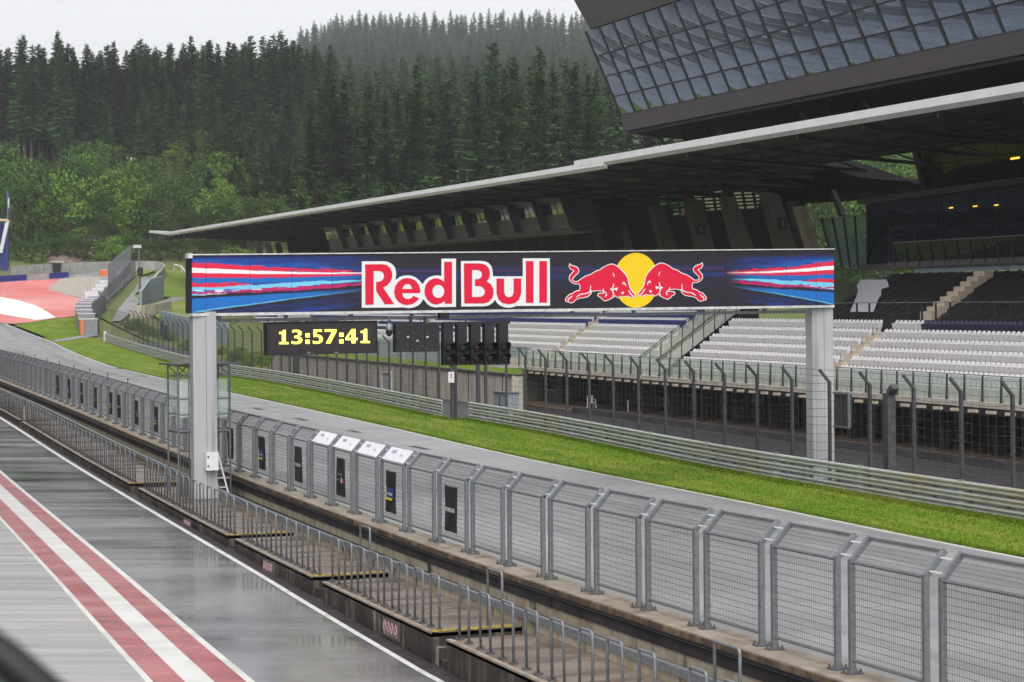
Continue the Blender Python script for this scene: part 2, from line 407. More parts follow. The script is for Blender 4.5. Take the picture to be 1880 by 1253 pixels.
XW = 11.14
strip('pit_apron', -16, e0, 2, 360, zpit, 0, 'asphalt_apron')
strip('pit_lane', e5, l0, 2, 360, zpit, 0, 'asphalt_pit')
strip('pit_lane_line', l0, l1, 2, 360, zpit, 0, 'paint_worn')
strip('pit_gutter', l1, XW + .1, 2, 360, zpit, 0, 'asphalt_dark')
strip('painted_stripe', e0, e1, 2, 360, zpit, 0, 'paint_white')
strip('painted_stripe', e1, e2, 2, 360, zpit, 0, 'paint_red')
strip('painted_stripe', e2, e3, 2, 360, zpit, 0, 'paint_white')
strip('painted_stripe', e3, e4, 2, 360, zpit, 0, 'paint_red')
strip('painted_stripe', e4, e5, 2, 360, zpit, 0, 'paint_white')
# race track
wl = [G(*p) for p in [(1880, 1027), (1400, 930), (960, 842), (480, 734), (301, 696), (204, 673), (94, 628)]]
wl = sorted(((p.y, p.x) for p in wl)); wly = [0] + [a for a, b in wl] + [300]; wlx = [wl[0][1]] + [b for a, b in wl] + [wl[-1][1] - 6]
WL = lambda y: float(np.interp(y, wly, wlx))
strip('race_track', 14.5, WL, 2, 330, zg, 0, 'asphalt_track')
strip('track_edge_line', WL, lambda y: WL(y) + .17, 2, 330, zg, 0, 'paint_white')
# guardrail lines picked on the ground
gr_r = [G(*p) for p in [(861.7, 771), (985, 793), (1085, 813), (1376, 873), (1880, 960)]]
gr_l = [G(*p) for p in [(823, 770), (700, 743), (600, 722), (500, 703), (420, 691)]]
grp = sorted((p.y, p.x) for p in gr_r + gr_l)
far_l = [G(*p) for p in [(300, 661), (240, 643), (200, 630), (181, 622)]]
grp += [(p.y, p.x) for p in sorted(far_l, key=lambda p: p.y)]
gy = [0] + [a for a, b in grp] + [340]; gx = [grp[0][1]] + [b for a, b in grp] + [grp[-1][1] + 3]
GR = lambda y: float(np.interp(y, gy, gx))
print('guard', [(round(a, 1), round(b, 1)) for a, b in grp], 'WL', [(round(a), round(b, 1)) for a, b in wl])
strip('grass_verge', lambda y: WL(y) + .17, lambda y: GR(y) + .5, 2, grp[-1][0] + 2, zg, 0, 'grass')
strip('verge_dirt', lambda y: GR(y) - .2 - .12 * math.sin(y * 1.7) * math.sin(y * .6), lambda y: GR(y) + .5, 2, grp[-1][0] + 2, zg, .004, 'verge_dirt', st=1.0)
GAPY = G(845, 770).y
def zroad(x, y):
    o = 5.0 * sstep(98, 108, y)
    return zg(x, y) + (zs(min(y, 220)) - 1.75 - zg(x, y)) * sstep(37.8 + o, 40.6 + o, x)
mb = MB(); Y = YG(2, 152, 2.0); X = [36.0, 37.8, 38.6, 39.3, 40, 40.6, 41.8, 42.8, 43.6, 44.4, 45.6, 49, 52, 57.6]
for y in Y:
    for x in X: mb.v.append((max(x, GR(y) + .5) if x == 36.0 else x, y, zroad(x, y)))
n = len(X); mb.f = [(j * n + i, j * n + i + 1, (j + 1) * n + i + 1, (j + 1) * n + i) for j in range(len(Y) - 1) for i in range(n - 1)]; mb.m = [0] * len(mb.f)
mb.build('service_road', 'asphalt_dark', kind='structure', fixn=False)
strip('service_road', lambda y: GR(y) + .5, lambda y: GR(y) + 5.8, 152, 225, zg, 0, 'asphalt_road')
# far corner: run-off, gravel, paths (outlines picked on the ground)
def gp(l): return [G(*p) for p in l]
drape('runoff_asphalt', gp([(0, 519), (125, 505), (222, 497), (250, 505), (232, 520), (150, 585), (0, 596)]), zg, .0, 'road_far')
drape('runoff_red', gp([(0, 519), (109.5, 512), (88, 531), (120, 541), (160, 552), (156.4, 579), (147.5, 581), (24.6, 595.4), (0, 592.5)]), zg, .02, 'runoff_red')
drape('runoff_white', gp([(0, 545.6), (33.5, 552), (67, 562), (89, 574.6), (103, 583.6), (67, 588.5), (0, 577)]), zg, .04, 'runoff_white')
drape('gravel_trap', gp([(110, 512), (152, 507.5), (187, 510), (176, 530), (155, 549), (120, 541), (88, 531)]), zg, .03, 'gravel')
drape('grass_patch', gp([(26, 597), (103, 584), (156, 579), (176, 604), (170, 612), (100, 625)]), zg, .02, 'grass')
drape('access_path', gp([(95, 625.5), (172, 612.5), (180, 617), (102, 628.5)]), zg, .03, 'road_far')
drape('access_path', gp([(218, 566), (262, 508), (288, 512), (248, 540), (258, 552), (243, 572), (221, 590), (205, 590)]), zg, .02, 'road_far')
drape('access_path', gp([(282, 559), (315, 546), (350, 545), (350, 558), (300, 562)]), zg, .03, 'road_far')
drape('grass_bank', gp([(262, 540), (246, 543), (255, 551), (290, 546), (345, 546), (345, 488), (305, 488), (285, 500)]), zg, .05, 'grass_far')
drape('grass_bank', gp([(280, 580), (310, 559), (350, 545), (350, 600), (300, 590)]), zg, .06, 'grass_far')
drape('grass_bank', gp([(250, 495), (290, 497), (262, 506), (255, 503)]), zg, .06, 'grass_far')
# grid marks on the track
for a, b in [((465, 749), (482, 753)), ((544, 768), (563, 773)), ((639, 790), (661, 795)), ((754, 819), (786, 826)), ((146, 655), (152, 656)), ((215, 676), (222, 678)), ((260, 690), (268, 692))]:
    p, r = G(*a), G(*b); d = (r - p); nrm = Vector((-d.y, d.x, 0)).normalized() * .22
    drape('grid_mark', [p - nrm, r - nrm, r + nrm, p + nrm], zg, .004, 'asphalt_dark')
strip('tyre_track', 21.5, 22.6, 14, 200, zg, .004, 'asphalt_track')
# ------------------------------------------------------------------ gantry over the track
zpl = lambda x, y: zplat(y)
PG = G(378, 918, zpl); YG0 = PG.y
cl0 = atY(357, 905, YG0).x; cl1 = atY(399.5, 905, YG0).x
cld = atX(350.6, 905, cl0).y - YG0
XR0 = 37.3; YR0 = atX(1492.3, 700, XR0).y; cr1 = atY(1530.5, 700, YR0).x
crd = atX(1479.8, 700, XR0).y - YR0
print('gantry', PG, cl0, cl1, cld, YR0, XR0, cr1, crd)
bA = Vector((cl0, YG0 - .06, 0)); bB = Vector((cr1, YR0 - .06, 0)); bx = (bB - bA).normalized(); bn = Vector((bx.y, -bx.x, 0))   # bn faces the camera
def Bd(px, py, off=0.0):
    r = ray(px, py); o = Vector((0, 0, HC)); pl = bA + bn * off
    t = (pl - o).dot(bn) / r.dot(bn); return o + r * t
gan = thing('gantry', 'long gantry with a blue and black sign board on two grey columns', 'gantry', (cl0, YG0, PG.z))
def column(x0, x1, y, dpt, z0, z1, nm):
    mb = MB(); mb.box(((x0 + x1) / 2, y + dpt / 2, (z0 + z1) / 2), (x1 - x0, dpt, z1 - z0))
    c = mb.build(nm, 'column_paint', gan)
    s = MB(); s.box(((x0 + x1) / 2 + (x1 - x0) * .06, y - .002, (z0 + z1) / 2), (.012, .006, z1 - z0)); s.build('seam', 'facade_grey', c)
    f = MB(); f.box(((x0 + x1) / 2, y + dpt / 2, z0 + .02), (x1 - x0 + .16, dpt + .16, .04))
    for i in (0, 1):
        for j in (0, 1): f.tube([((x0 - .04, x1 + .04)[i], (y - .04, y + dpt + .04)[j], z0 + .04), ((x0 - .04, x1 + .04)[i], (y - .04, y + dpt + .04)[j], z0 + .1)], .018, 6)
    f.build('base_plate', 'galvanised', c)
    return c
bl = Bd(352.5, 575.5); tl = Bd(352.5, 470); br = Bd(1531, 560.5); tr = Bd(1531, 458.5)
cL = column(cl0, cl1, YG0, cld, PG.z, bl.z + .05, 'column')
cR = column(XR0, cr1, YR0, crd, zroad(XR0, YR0) - .2, br.z + .05, 'column')
dep = atX(345.3, 520, bl.x).y - bl.y; dep = max(.5, min(1.2, dep))
mb = MB(); back = -bn * dep
f_ = -bn * .012
mb.hexa([bl + f_, br + f_, br + back, bl + back, tl + f_, tr + f_, tr + back, tl + back]); body = mb.build('sign_board', 'beam_side', gan)
# printed front: painted artwork on a fine grid (the print's own colours)
NU, NV = 760, 84
def artwork():
    u = np.linspace(0, 1, NU)[None, :]; v = np.linspace(0, 1, NV)[:, None]     # v from top
    rs = np.random.RandomState(3)
    def nse(fu, fv, seed):
        r = np.random.RandomState(seed); g = r.rand(int(fv) + 3, int(fu) + 3)
        uu = u * fu + 0 * v; vv = v * fv + 0 * u; iu = uu.astype(int); iv = vv.astype(int); a = uu - iu; b = vv - iv
        a = a * a * (3 - 2 * a); b = b * b * (3 - 2 * b)
        return (g[iv, iu] * (1 - a) + g[iv, iu + 1] * a) * (1 - b) + (g[iv + 1, iu] * (1 - a) + g[iv + 1, iu + 1] * a) * b
    dark = np.array([.012, .009, .018]); img = np.ones((NV, NU, 3)) * dark
    streak = .6 * nse(14, 60, 1) + .4 * nse(40, 84, 2)
    jag = (nse(60, 30, 5) - .5) * .6 + (nse(150, 60, 6) - .5) * .8
    def side(t, vv, up):      # t: 0 at outer end .. 1 at the inner tip
        nonlocal img
        blue = np.array([.004, .055, .4]); mid = np.array([.004, .16, .55]); deep = np.array([.006, .02, .13])
        red = np.array([.72, .01, .06]); wht = np.array([.86, .84, .86]); lb = np.array([.18, .58, .82]); crim = np.array([.5, .006, .12])
        inn = (t >= 0) & (t <= 1.02)
        def paint(m, c, a=1.0):
            nonlocal img
            m = (np.clip(m, 0, 1) * np.clip((1.02 - t) / .22, 0, 1) ** .7)[..., None] * a * inn[..., None]; img = img * (1 - m) + c * m
        def band(kx, top, bot, c, j=.03, soft=.012, fade=(.93, 1.0), a=1.0):
            tp = np.interp(t, kx, top) + jag * j; bt = np.interp(t, kx, bot) + jag * j * .7
            m = np.clip((vv - tp) / soft + .5, 0, 1) * np.clip((bt - vv) / soft + .5, 0, 1) * np.clip((fade[1] - t) / (fade[1] - fade[0]), 0, 1)
            paint(m, c, a)
        fadeb = np.clip(1.15 - t * 1.0, 0, 1) * (.55 + .6 * streak)
        paint(np.clip((vv - .0) / .05, 0, 1) * fadeb * np.clip((np.interp(t, [0, .5, 1], [.82, .66, .42]) - vv) / .12 + .5, 0, 1), blue)
        paint(np.clip(1 - np.abs(vv - np.interp(t, [0, 1], [.12, .28])) / .12, 0, 1) * (streak > .5) * .8 * np.clip(1.1 - t, 0, 1), mid)
        band([0, .3, .6, 1], [.0, .0, .03, .2], [.05, .06, .1, .24], deep, .05, .08, (.6, 1.0), .75)
        band([0, .3, .5, .7, 1], [.375, .395, .4, .38, .36], [.47, .49, .48, .46, .4], mid, .03, .03, (.7, 1.02), .8)
        band([0, .28, .5, .7, .95], [.105, .185, .235, .265, .295], [.215, .27, .295, .31, .315], red, .06, .014)
        band([0, .28, .5, .7, .95], [.285, .315, .335, .345, .335], [.38, .395, .395, .38, .36], red, .02, .012)
        band([0, .28, .5, .7, 1], [.205, .262, .298, .315, .322], [.292, .323, .337, .343, .337], wht, .012, .01)
        band([0, .15, .28, .43], [.47, .475, .505, .51], [.56, .54, .52, .512], red, .07, .012, (.3, .45))
        band([0, .28, .5, .7, .9], [.56, .52, .485, .46, .45], [.70, .6, .565, .51, .475], lb, .03, .014, (.8, .95))
        k = (nse(110, 34, 9) > .56) & (vv > np.interp(t, [0, .3], [.6, .57])) & (vv < np.interp(t, [0, .3], [.7, .63])) & (t < .32)
        paint(k.astype(float), np.array([.12, .03, .4]), .8)
        k = (nse(90, 40, 19) > .68) & (vv > .6) & (vv < .69) & (t < .4); paint(k.astype(float), np.array([.8, .86, .9]), .8)
        band([.1, .28, .5, .7, .98], [.635, .595, .56, .525, .48], [.665, .645, .63, .58, .52], crim, .05, .012, (.85, .98))
        band([0, .28, .5, .8], [.70, .645, .635, .6], [.75, .70, .665, .63], dark, .03, .015, (.7, .9))
        band([0, .28, .5, .8, 1], [.755, .705, .67, .62, .56], [1.0, .87, .77, .67, .58], mid, .01, .02, (.55, 1.0), .9)
        band([0, .1, .28, .5, .85], [.985, .93, .855, .762, .63], [1.01, .95, .875, .778, .642], lb, .008, .012, (.5, .9), .75)
        band([.1, .3, .6, 1], [1.0, .9, .8, .66], [1.02, .97, .9, .7], deep, .08, .05, (.5, 1), .9)
        band([.3, .5, .7, .9], [1.02, .97, .9, .83], [1.05, 1.02, .95, .85], blue, .1, .05, (.7, .95), .6)
    uL = 310 / 1178.5; uR = (1531 - 1292) / 1178.5
    V = v + 0 * u; Ug = u + 0 * v
    side(np.where(Ug < uL * 1.02, Ug / uL, -1), V, 0)
    side(np.where(Ug > 1 - uR * 1.02, (1 - Ug) / uR, -1), (V - .1) / .9, 1)
    mid_m = (Ug > uL) & (Ug < 1 - uR)
    for c0, wd, col, a in ((.29, .05, (.004, .05, .3), .55), (.315, .012, (.3, .01, .1), .5), (.42, .1, (.006, .04, .25), .6), (.6, .1, (.006, .015, .08), .6)):
        m = np.clip(1 - np.abs(V - c0) / wd, 0, 1) * (streak * 1.3) * a * mid_m; img = img * (1 - m[..., None]) + np.array(col) * m[..., None]
    for px in np.arange(374, 1531, 65.8):     # panel joints
        i = int((px - 352.5) / 1178.5 * (NU - 1)); img[:, i] *= .7
    return np.clip(img, 0, 1)
def front_mesh():
    img = artwork()
    me = bpy.data.meshes.new('print_panel'); o_ = Vector(gan['_o'])
    vs = []
    for j in range(NV + 1):
        a = tl.lerp(bl, j / NV); b = tr.lerp(br, j / NV)
        for i in range(NU + 1): vs.append(a.lerp(b, i / NU) - o_)
    n = NU + 1; fs = [((j + 1) * n + i, (j + 1) * n + i + 1, j * n + i + 1, j * n + i) for j in range(NV) for i in range(NU)]
    me.from_pydata(vs, [], fs)
    at = me.color_attributes.new('print', 'FLOAT_COLOR', 'CORNER')
    c = np.ones((NV, NU, 4, 4), np.float32); c[..., :3] = img[:, :, None, :]
    at.data.foreach_set('color', c.reshape(-1))
    m = bpy.data.materials.new('print_art'); m.use_nodes = True; nt = m.node_tree
    a = nt.nodes.new('ShaderNodeVertexColor'); a.layer_name = 'print'; b = nt.nodes['Principled BSDF']; b.inputs['Roughness'].default_value = .5
    nt.links.new(a.outputs['Color'], b.inputs['Base Color']); me.materials.append(m); me.update()
    o = bpy.data.objects.new('print_panel', me); COL.objects.link(o); o.parent = body; o['_o'] = tuple(o_)
front_mesh()
mb = MB(); mb.bar(tl + Vector((0, 0, .03)) - bn * .1 - bx * .12, tr + Vector((0, 0, .02)) - bn * .1, .3, .04)
mb.bar(tl + Vector((0, 0, .0)) - bx * .16 + bn * .0 - bn * .05, tl + Vector((0, 0, .0)) - bx * .01 - bn * .05, .25, .16)
mb.build('top_trim', 'trim_white', body)
mb = MB(); mb.bar(bl - Vector((0, 0, .05)) - bn * .12, br - Vector((0, 0, .05)) - bn * .12, .3, .09); mb.build('bottom_trim', 'trim_white', body)
# lettering: traced flat letters fixed on the board
def zp3(x, y): return (640 + x / 4.947, 450 + y / 4.947)
def flat(name, pts, m, off, parent=body, holes=(), cv=zp3):
    mb = MB(); mb.poly([Bd(*cv(*p), off) for p in pts], [[Bd(*cv(*p), off) for p in h] for h in holes])
    return mb.build(name, m, parent)
def ell(cx, cy, rx, ry, n=28, a0=0): return [(cx + rx * math.cos(a0 + 2 * math.pi * i / n), cy + ry * math.sin(a0 + 2 * math.pi * i / n)) for i in range(n)]
wRed = [(120, 150), (320, 148), (365, 156), (400, 178), (424, 212), (433, 260), (426, 320), (470, 288), (505, 280), (540, 277), (575, 281), (610, 296), (645, 325), (670, 357), (695, 322), (725, 298), (760, 283), (800, 277), (843, 282), (843, 125), (975, 125), (975, 563), (830, 565), (790, 568), (750, 560), (715, 538), (680, 492), (655, 530), (630, 552), (590, 569), (550, 575), (515, 572), (490, 567), (470, 569), (120, 571)]
wBull = [(1020, 147), (1200, 145), (1240, 150), (1270, 164), (1295, 190), (1306, 225), (1312, 286), (1582, 286), (1582, 122), (1827, 122), (1830, 553), (1520, 555), (1490, 567), (1455, 571), (1415, 567), (1380, 553), (1350, 530), (1330, 498), (1310, 525), (1285, 543), (1255, 555), (1220, 558), (1024, 560)]
flat('letter_outline', wRed, 'print_white', .006); flat('letter_outline', wBull, 'print_white', .006)
lR = [(150, 177), (310, 175), (350, 185), (380, 212), (396, 255), (396, 295), (380, 335), (350, 368), (315, 388), (415, 538), (330, 541), (250, 420), (250, 337), (285, 333), (310, 318), (322, 292), (318, 262), (300, 243), (275, 237), (228, 238), (228, 543), (152, 545)]
le = [(650, 438), (652, 415), (640, 365), (610, 325), (570, 305), (532, 300), (490, 308), (450, 335), (422, 378), (413, 425), (422, 475), (450, 515), (490, 540), (532, 547), (580, 538), (620, 512), (642, 484), (588, 463), (570, 483), (545, 492), (515, 488), (495, 468), (488, 438)]
leh = [(488, 400), (500, 372), (520, 358), (545, 355), (565, 368), (580, 400)]
ld = [(868, 153), (940, 153), (940, 535), (872, 535), (872, 510), (845, 530), (800, 543), (755, 533), (715, 500), (692, 455), (688, 415), (700, 365), (730, 325), (770, 305), (810, 303), (845, 318), (868, 335)]
lB = [(1047, 168), (1190, 168), (1225, 174), (1255, 190), (1275, 215), (1285, 255), (1278, 300), (1255, 333), (1290, 355), (1313, 395), (1318, 440), (1305, 485), (1270, 520), (1225, 532), (1050, 533)]
lBh = [(1122, 228), (1180, 228), (1205, 245), (1212, 270), (1205, 295), (1180, 310), (1148, 313), (1148, 375), (1195, 375), (1225, 392), (1240, 425), (1228, 455), (1200, 472), (1122, 473)]
lu = [(1343, 305), (1413, 305), (1413, 430), (1425, 462), (1455, 477), (1485, 466), (1498, 435), (1498, 305), (1568, 305), (1568, 440), (1550, 495), (1510, 530), (1455, 540), (1400, 530), (1360, 495), (1343, 440)]
for pts, h in ((lR, ()), (le, (leh,)), (ld, (ell(815, 422, 54, 60, 24),)), (lB, (lBh,)), (lu, ()), ([(1610, 147), (1680, 147), (1680, 527), (1610, 527)], ()), ([(1732, 147), (1803, 147), (1803, 525), (1732, 525)], ())):
    flat('letter', pts, 'print_red', .012, holes=h)
def zp4(x, y): return (1010 + x / 6.065, 450 + y / 6.065)
flat('sun_disc', ell(957, 394, 250, 307, 64), 'print_sun', .005, cv=zp4)
bull = [(205, 240), (215, 203), (240, 222), (268, 230), (300, 241), (322, 268), (326, 292), (312, 322), (285, 345), (262, 368), (254, 388), (270, 403), (305, 402), (345, 372), (395, 340), (450, 325), (480, 302), (520, 282), (548, 276), (592, 242), (640, 219), (675, 208), (705, 210), (740, 226), (790, 266), (840, 320), (868, 365), (880, 420), (887, 462), (912, 506), (948, 545), (957, 568), (938, 590), (905, 592), (862, 574), (830, 582), (790, 578), (748, 592), (724, 572), (700, 592), (660, 612), (612, 631), (578, 612), (560, 588), (535, 578), (524, 552), (540, 534), (592, 530), (588, 518), (520, 514), (468, 522), (455, 552), (420, 582), (370, 594), (330, 597), (285, 617), (265, 642), (235, 652), (205, 642), (168, 632), (164, 604), (185, 575), (212, 546), (245, 538), (272, 516), (298, 505), (322, 503), (330, 470), (320, 440), (280, 440), (235, 422), (208, 388), (210, 346), (238, 310), (258, 290), (225, 276)]
def inset(pts, d):
    A = sum(pts[i][0] * pts[(i + 1) % len(pts)][1] - pts[(i + 1) % len(pts)][0] * pts[i][1] for i in range(len(pts)))
    s = 1 if A > 0 else -1; out = []
    for i in range(len(pts)):
        p0, p, p2 = (Vector(pts[i - 1]), Vector(pts[i]), Vector(pts[(i + 1) % len(pts)]))
        a, b = (p - p0).normalized(), (p2 - p).normalized(); n = Vector((-a.y, a.x)) + Vector((-b.y, b.x)); n.normalize()
        k = min(1.5, 1 / max(.5, n.dot(Vector((-a.y, a.x))))); q = p + n * d * k * s; out.append((q.x, q.y))
    return out
det = [  # white strokes inside the body
    [(693, 310), (708, 318), (716, 345), (712, 366), (706, 340)],
    [(706, 430), (714, 434), (708, 470), (690, 500), (720, 480), (755, 478), (740, 515), (724, 496), (700, 512), (714, 545), (706, 572), (690, 580), (702, 545), (684, 505), (662, 492), (690, 478)],
    [(585, 485), (593, 488), (598, 510), (632, 540), (634, 562), (620, 578), (606, 570), (624, 556), (620, 542), (590, 522)],
    [(447, 450), (455, 455), (452, 500), (464, 515), (450, 530), (400, 548), (340, 556), (300, 582), (284, 588), (300, 568), (336, 546), (396, 538), (438, 520), (444, 490)],
    [(806, 446), (806, 420), (822, 410), (846, 440), (848, 472), (838, 452), (822, 428)],
    [(800, 548), (792, 536), (806, 520), (824, 526), (822, 540), (808, 550)],
    [(868, 505), (878, 502), (905, 548), (940, 574), (925, 580), (893, 552)],
    [(205, 585), (214, 590), (204, 622), (210, 640), (198, 634), (194, 612)],
    [(240, 565), (250, 570), (232, 590), (218, 604), (214, 594)],
]
def zbR(x, y): return zp4(985 + (945 - x) * .974, 196 + (y - 208) * .985)
for nm, cv in (('bull_emblem', zp4), ('bull_emblem', zbR)):
    em = flat(nm, bull, 'print_white', .010, cv=cv)
    flat('bull_figure', inset(bull, 9.5), 'print_red', .016, parent=em, cv=cv)
    for d in det: flat('bull_line', d, 'print_white', .021, parent=em, cv=cv)
# service pipe and electrical box belong to the gantry
mb = MB(); pa, pb = Bd(402, 589, -.15), Bd(1478, 572.5, -.15); mb.bar(pa, pb, .12, .11)
for px in (402, 505.5, 610, 712, 847.6, 1000, 1119, 1255, 1390):
    q = Bd(px, 578, -.15); t = (px - 402) / (1478 - 402); c = pa.lerp(pb, t); c2 = Vector((c.x, c.y, c.z + .24)); mb.bar(c, c2, .12, .12)
pip = mb.build('service_rail', 'steel_dark', gan)
for k in range(7):
    q = Bd(420 + 70 * k, 586, .0); mb = MB(); mb.tube([q, q + Vector((.1, 0, -.16)), q + Vector((.35, 0, -.05))], .014, 5); mb.build('cable', 'black_plastic', pip)
bA0, bA1 = atY(376, 830.5, YG0 - .02), atY(398.5, 863, YG0 - .02)
mb = MB(); mb.box(((bA0.x + bA1.x) / 2, YG0 - .13, (bA0.z + bA1.z) / 2), (bA1.x - bA0.x, .22, bA0.z - bA1.z)); eb = mb.build('electrical_box', 'white_steel', cL)
for f in (.25, .75): mb = MB(); mb.box((bA0.x + .06, YG0 - .245, bA1.z + (bA0.z - bA1.z) * f), (.05, .02, .05)); mb.build('box_lock', 'black_plastic', eb)

mb = MB(); mb.tube([(cl1 + .03, YG0 + .2, PG.z + .3), (cl1 + .03, YG0 + .2, bl.z)], .025, 6); mb.build('conduit', 'galvanised', cL)
for zq in np.arange(PG.z + 1.2, bl.z - .3, 1.3): mb = MB(); mb.box((cl1 + .02, YG0 + .2, zq), (.05, .1, .04)); mb.build('conduit_clip', 'steel_dark', cL)
# hung from the gantry: clock, camera, led panel, start lights
def hungbox(root, name, px0, py0, px1, py1, off, dpt, m):
    a, b = Bd(px0, py0, off), Bd(px1, py1, off); c = Bd(px0, py1, off)
    w_ = (Bd(px1, py0, off) - Bd(px0, py0, off)); w_.z = 0
    mb = MB(); mb.box((a + b) / 2 - bn * dpt / 2, (w_.length, dpt, abs(a.z - b.z)), bx, -bn, (0, 0, 1)); return mb.build(name, m, root)
q = Bd(590, 592, .1); clk = thing('digital_clock', 'black digital clock showing 13:57:41 in yellow digits under the sign board', 'clock', q)
a, b, c, d = Bd(490, 592.5, .1), Bd(691.3, 589.6, .1), Bd(692, 647.3, .1), Bd(491.5, 652.3, .1)
mb = MB(); mb.hexa([d, c, c - bn * .3, d - bn * .3, a, b, b - bn * .3, a - bn * .3]); hz = mb.build('housing', 'led_face', clk)
mb = MB(); ins = lambda P, Q, t: P.lerp(Q, t)
for P, Q in ((a, b), (b, c), (c, d), (d, a)): mb.bar(P + bn * .01, Q + bn * .01, .05, .03)
mb.build('frame', 'black_plastic', hz)
for px in (566.5, 617):
    mb = MB(); mb.box(Bd(px, 648, .13), (.13, .06, .05), bx, bn); mb.build('bottom_latch', 'galvanised', hz)
xd = (b - a).normalized(); upd = (a - d).normalized()
cx_ = Bd(595.5, 619.3, .1)
DIG = {'1': [(.02, 0), (.62, 0), (.62, .14), (.44, .14), (.44, 1), (.28, 1), (.22, .88), (.02, .85), (.02, .71), (.2, .71), (.2, .14), (.02, .14)],
 '3': [(0, .04), (0, .22), (.1, .17), (.26, .14), (.38, .17), (.42, .27), (.38, .38), (.26, .42), (.16, .42), (.16, .57), (.26, .57), (.37, .61), (.4, .71), (.36, .81), (.26, .86), (.12, .83), (.04, .79), (.04, .96), (.2, 1), (.34, 1), (.5, .96), (.6, .86), (.62, .74), (.56, .6), (.44, .51), (.58, .45), (.66, .3), (.62, .13), (.48, .02), (.28, -.01), (.12, 0)],
 '5': [(.02, .04), (.02, .22), (.14, .17), (.28, .14), (.4, .19), (.44, .31), (.4, .44), (.28, .49), (.16, .48), (.06, .46), (.06, 1), (.6, 1), (.6, .84), (.26, .84), (.26, .63), (.36, .64), (.52, .59), (.62, .48), (.66, .32), (.61, .14), (.46, .02), (.26, -.01), (.12, 0)],
 '7': [(0, 1), (.64, 1), (.64, .84), (.3, 0), (.06, 0), (.4, .83), (0, .83)],
 '4': [(0, .22), (0, .4), (.34, 1), (.56, 1), (.56, .38), (.68, .38), (.68, .22), (.56, .22), (.56, 0), (.34, 0), (.34, .22)]}
def clkpt(zx, zy): return Bd(480 + zx / 3.917, 560 + zy / 3.917, .118)
for chh, x0, x1 in (('1', 125, 195), ('3', 217, 295), (':', 317, 347), ('5', 368, 442), ('7', 455, 540), (':', 560, 590), ('4', 605, 692), ('1', 712, 780)):
    yb_ = 283 - (x0 - 125) * .0135; mb = MB(); wmax = max(p[0] for p in DIG[chh]) if chh != ':' else 1
    m_ = lambda p: clkpt(x0 + (x1 - x0) * p[0] / wmax, yb_ - 102 * p[1])
    if chh == ':':
        for v0, v1 in ((0, .28), (.46, .74)): mb.poly([m_(p) for p in ((0, v0), (1, v0), (1, v1), (0, v1))])
    else: mb.poly([m_(p) for p in DIG[chh]], [[m_(p) for p in ((.34, .38), (.34, .78), (.14, .38))]] if chh == '4' else [])
    mb.build('digit', 'digit_yellow', clk)
# dome camera
q = Bd(714.4, 600, .05); dc = thing('dome_camera', 'small silver dome camera hanging beside the digital clock', 'camera', q)
def lathe(root, nm, o, prof, m, n=16):
    mb = MB(); k = len(prof)
    for (r_, z_) in prof:
        for i in range(n): mb.v.append((o.x + r_ * math.cos(2 * math.pi * i / n), o.y + r_ * math.sin(2 * math.pi * i / n), o.z + z_))
    for j in range(k - 1):
        for i in range(n): mb.f.append((j * n + i, j * n + (i + 1) % n, (j + 1) * n + (i + 1) % n, (j + 1) * n + i)); mb.m.append(0)
    return mb.build(nm, m, root, smooth=True)
s_ = 60 / 3400 * 1.03
lathe(dc, 'bracket', q, [(.03, .35), (.03, .1), (.0, .1)], 'galvanised'); lathe(dc, 'housing', q, [(.0, .12), (.07, .1), (.11, .0), (.125, -.06), (.12, -.12)], 'galvanised')
lathe(dc, 'dome', q, [(.115, -.12), (.11, -.22), (.07, -.31), (.0, -.345)], 'dome_glass')
# led panel
q = Bd(767, 600, .08); lp = thing('signal_board', 'unlit black signal board of three joined sections between clock and start lights', 'signal panel', q)
for i, (x0, x1) in enumerate(((727.3, 752.5), (753.3, 779.3), (780, 807.3))):
    p_ = hungbox(lp, 'panel_section', x0, 593.6 - i * .3, x1, 646.5 - i * .3, .08, .25, 'black_matt')
    cc = (x0 + x1) / 2
    for (dx, dy) in ((-.4, .5), (.4, .5), (-.3, .35), (.35, .8), (0, .95), (-.42, .06), (.42, .06), (-.42, .95)): mb = MB(); mb.box(Bd(cc + dx * 25, 594 + dy * 51, .085), (.025, .02, .025), bx, bn); mb.build('bolt', 'galvanised', p_)
    mb = MB(); mb.box(Bd((x0 + x1) / 2 - 9 * (i - 1), 619 + (i % 2) * 7, .09), (.07, .03, .06), bx, bn); mb.build('status_lamp', 'trim_white', p_)
for px in (754, 780): mb = MB(); mb.bar(Bd(px, 582, -.05), Bd(px, 600, -.02), .1, .08); mb.build('hanger', 'black_plastic', lp)
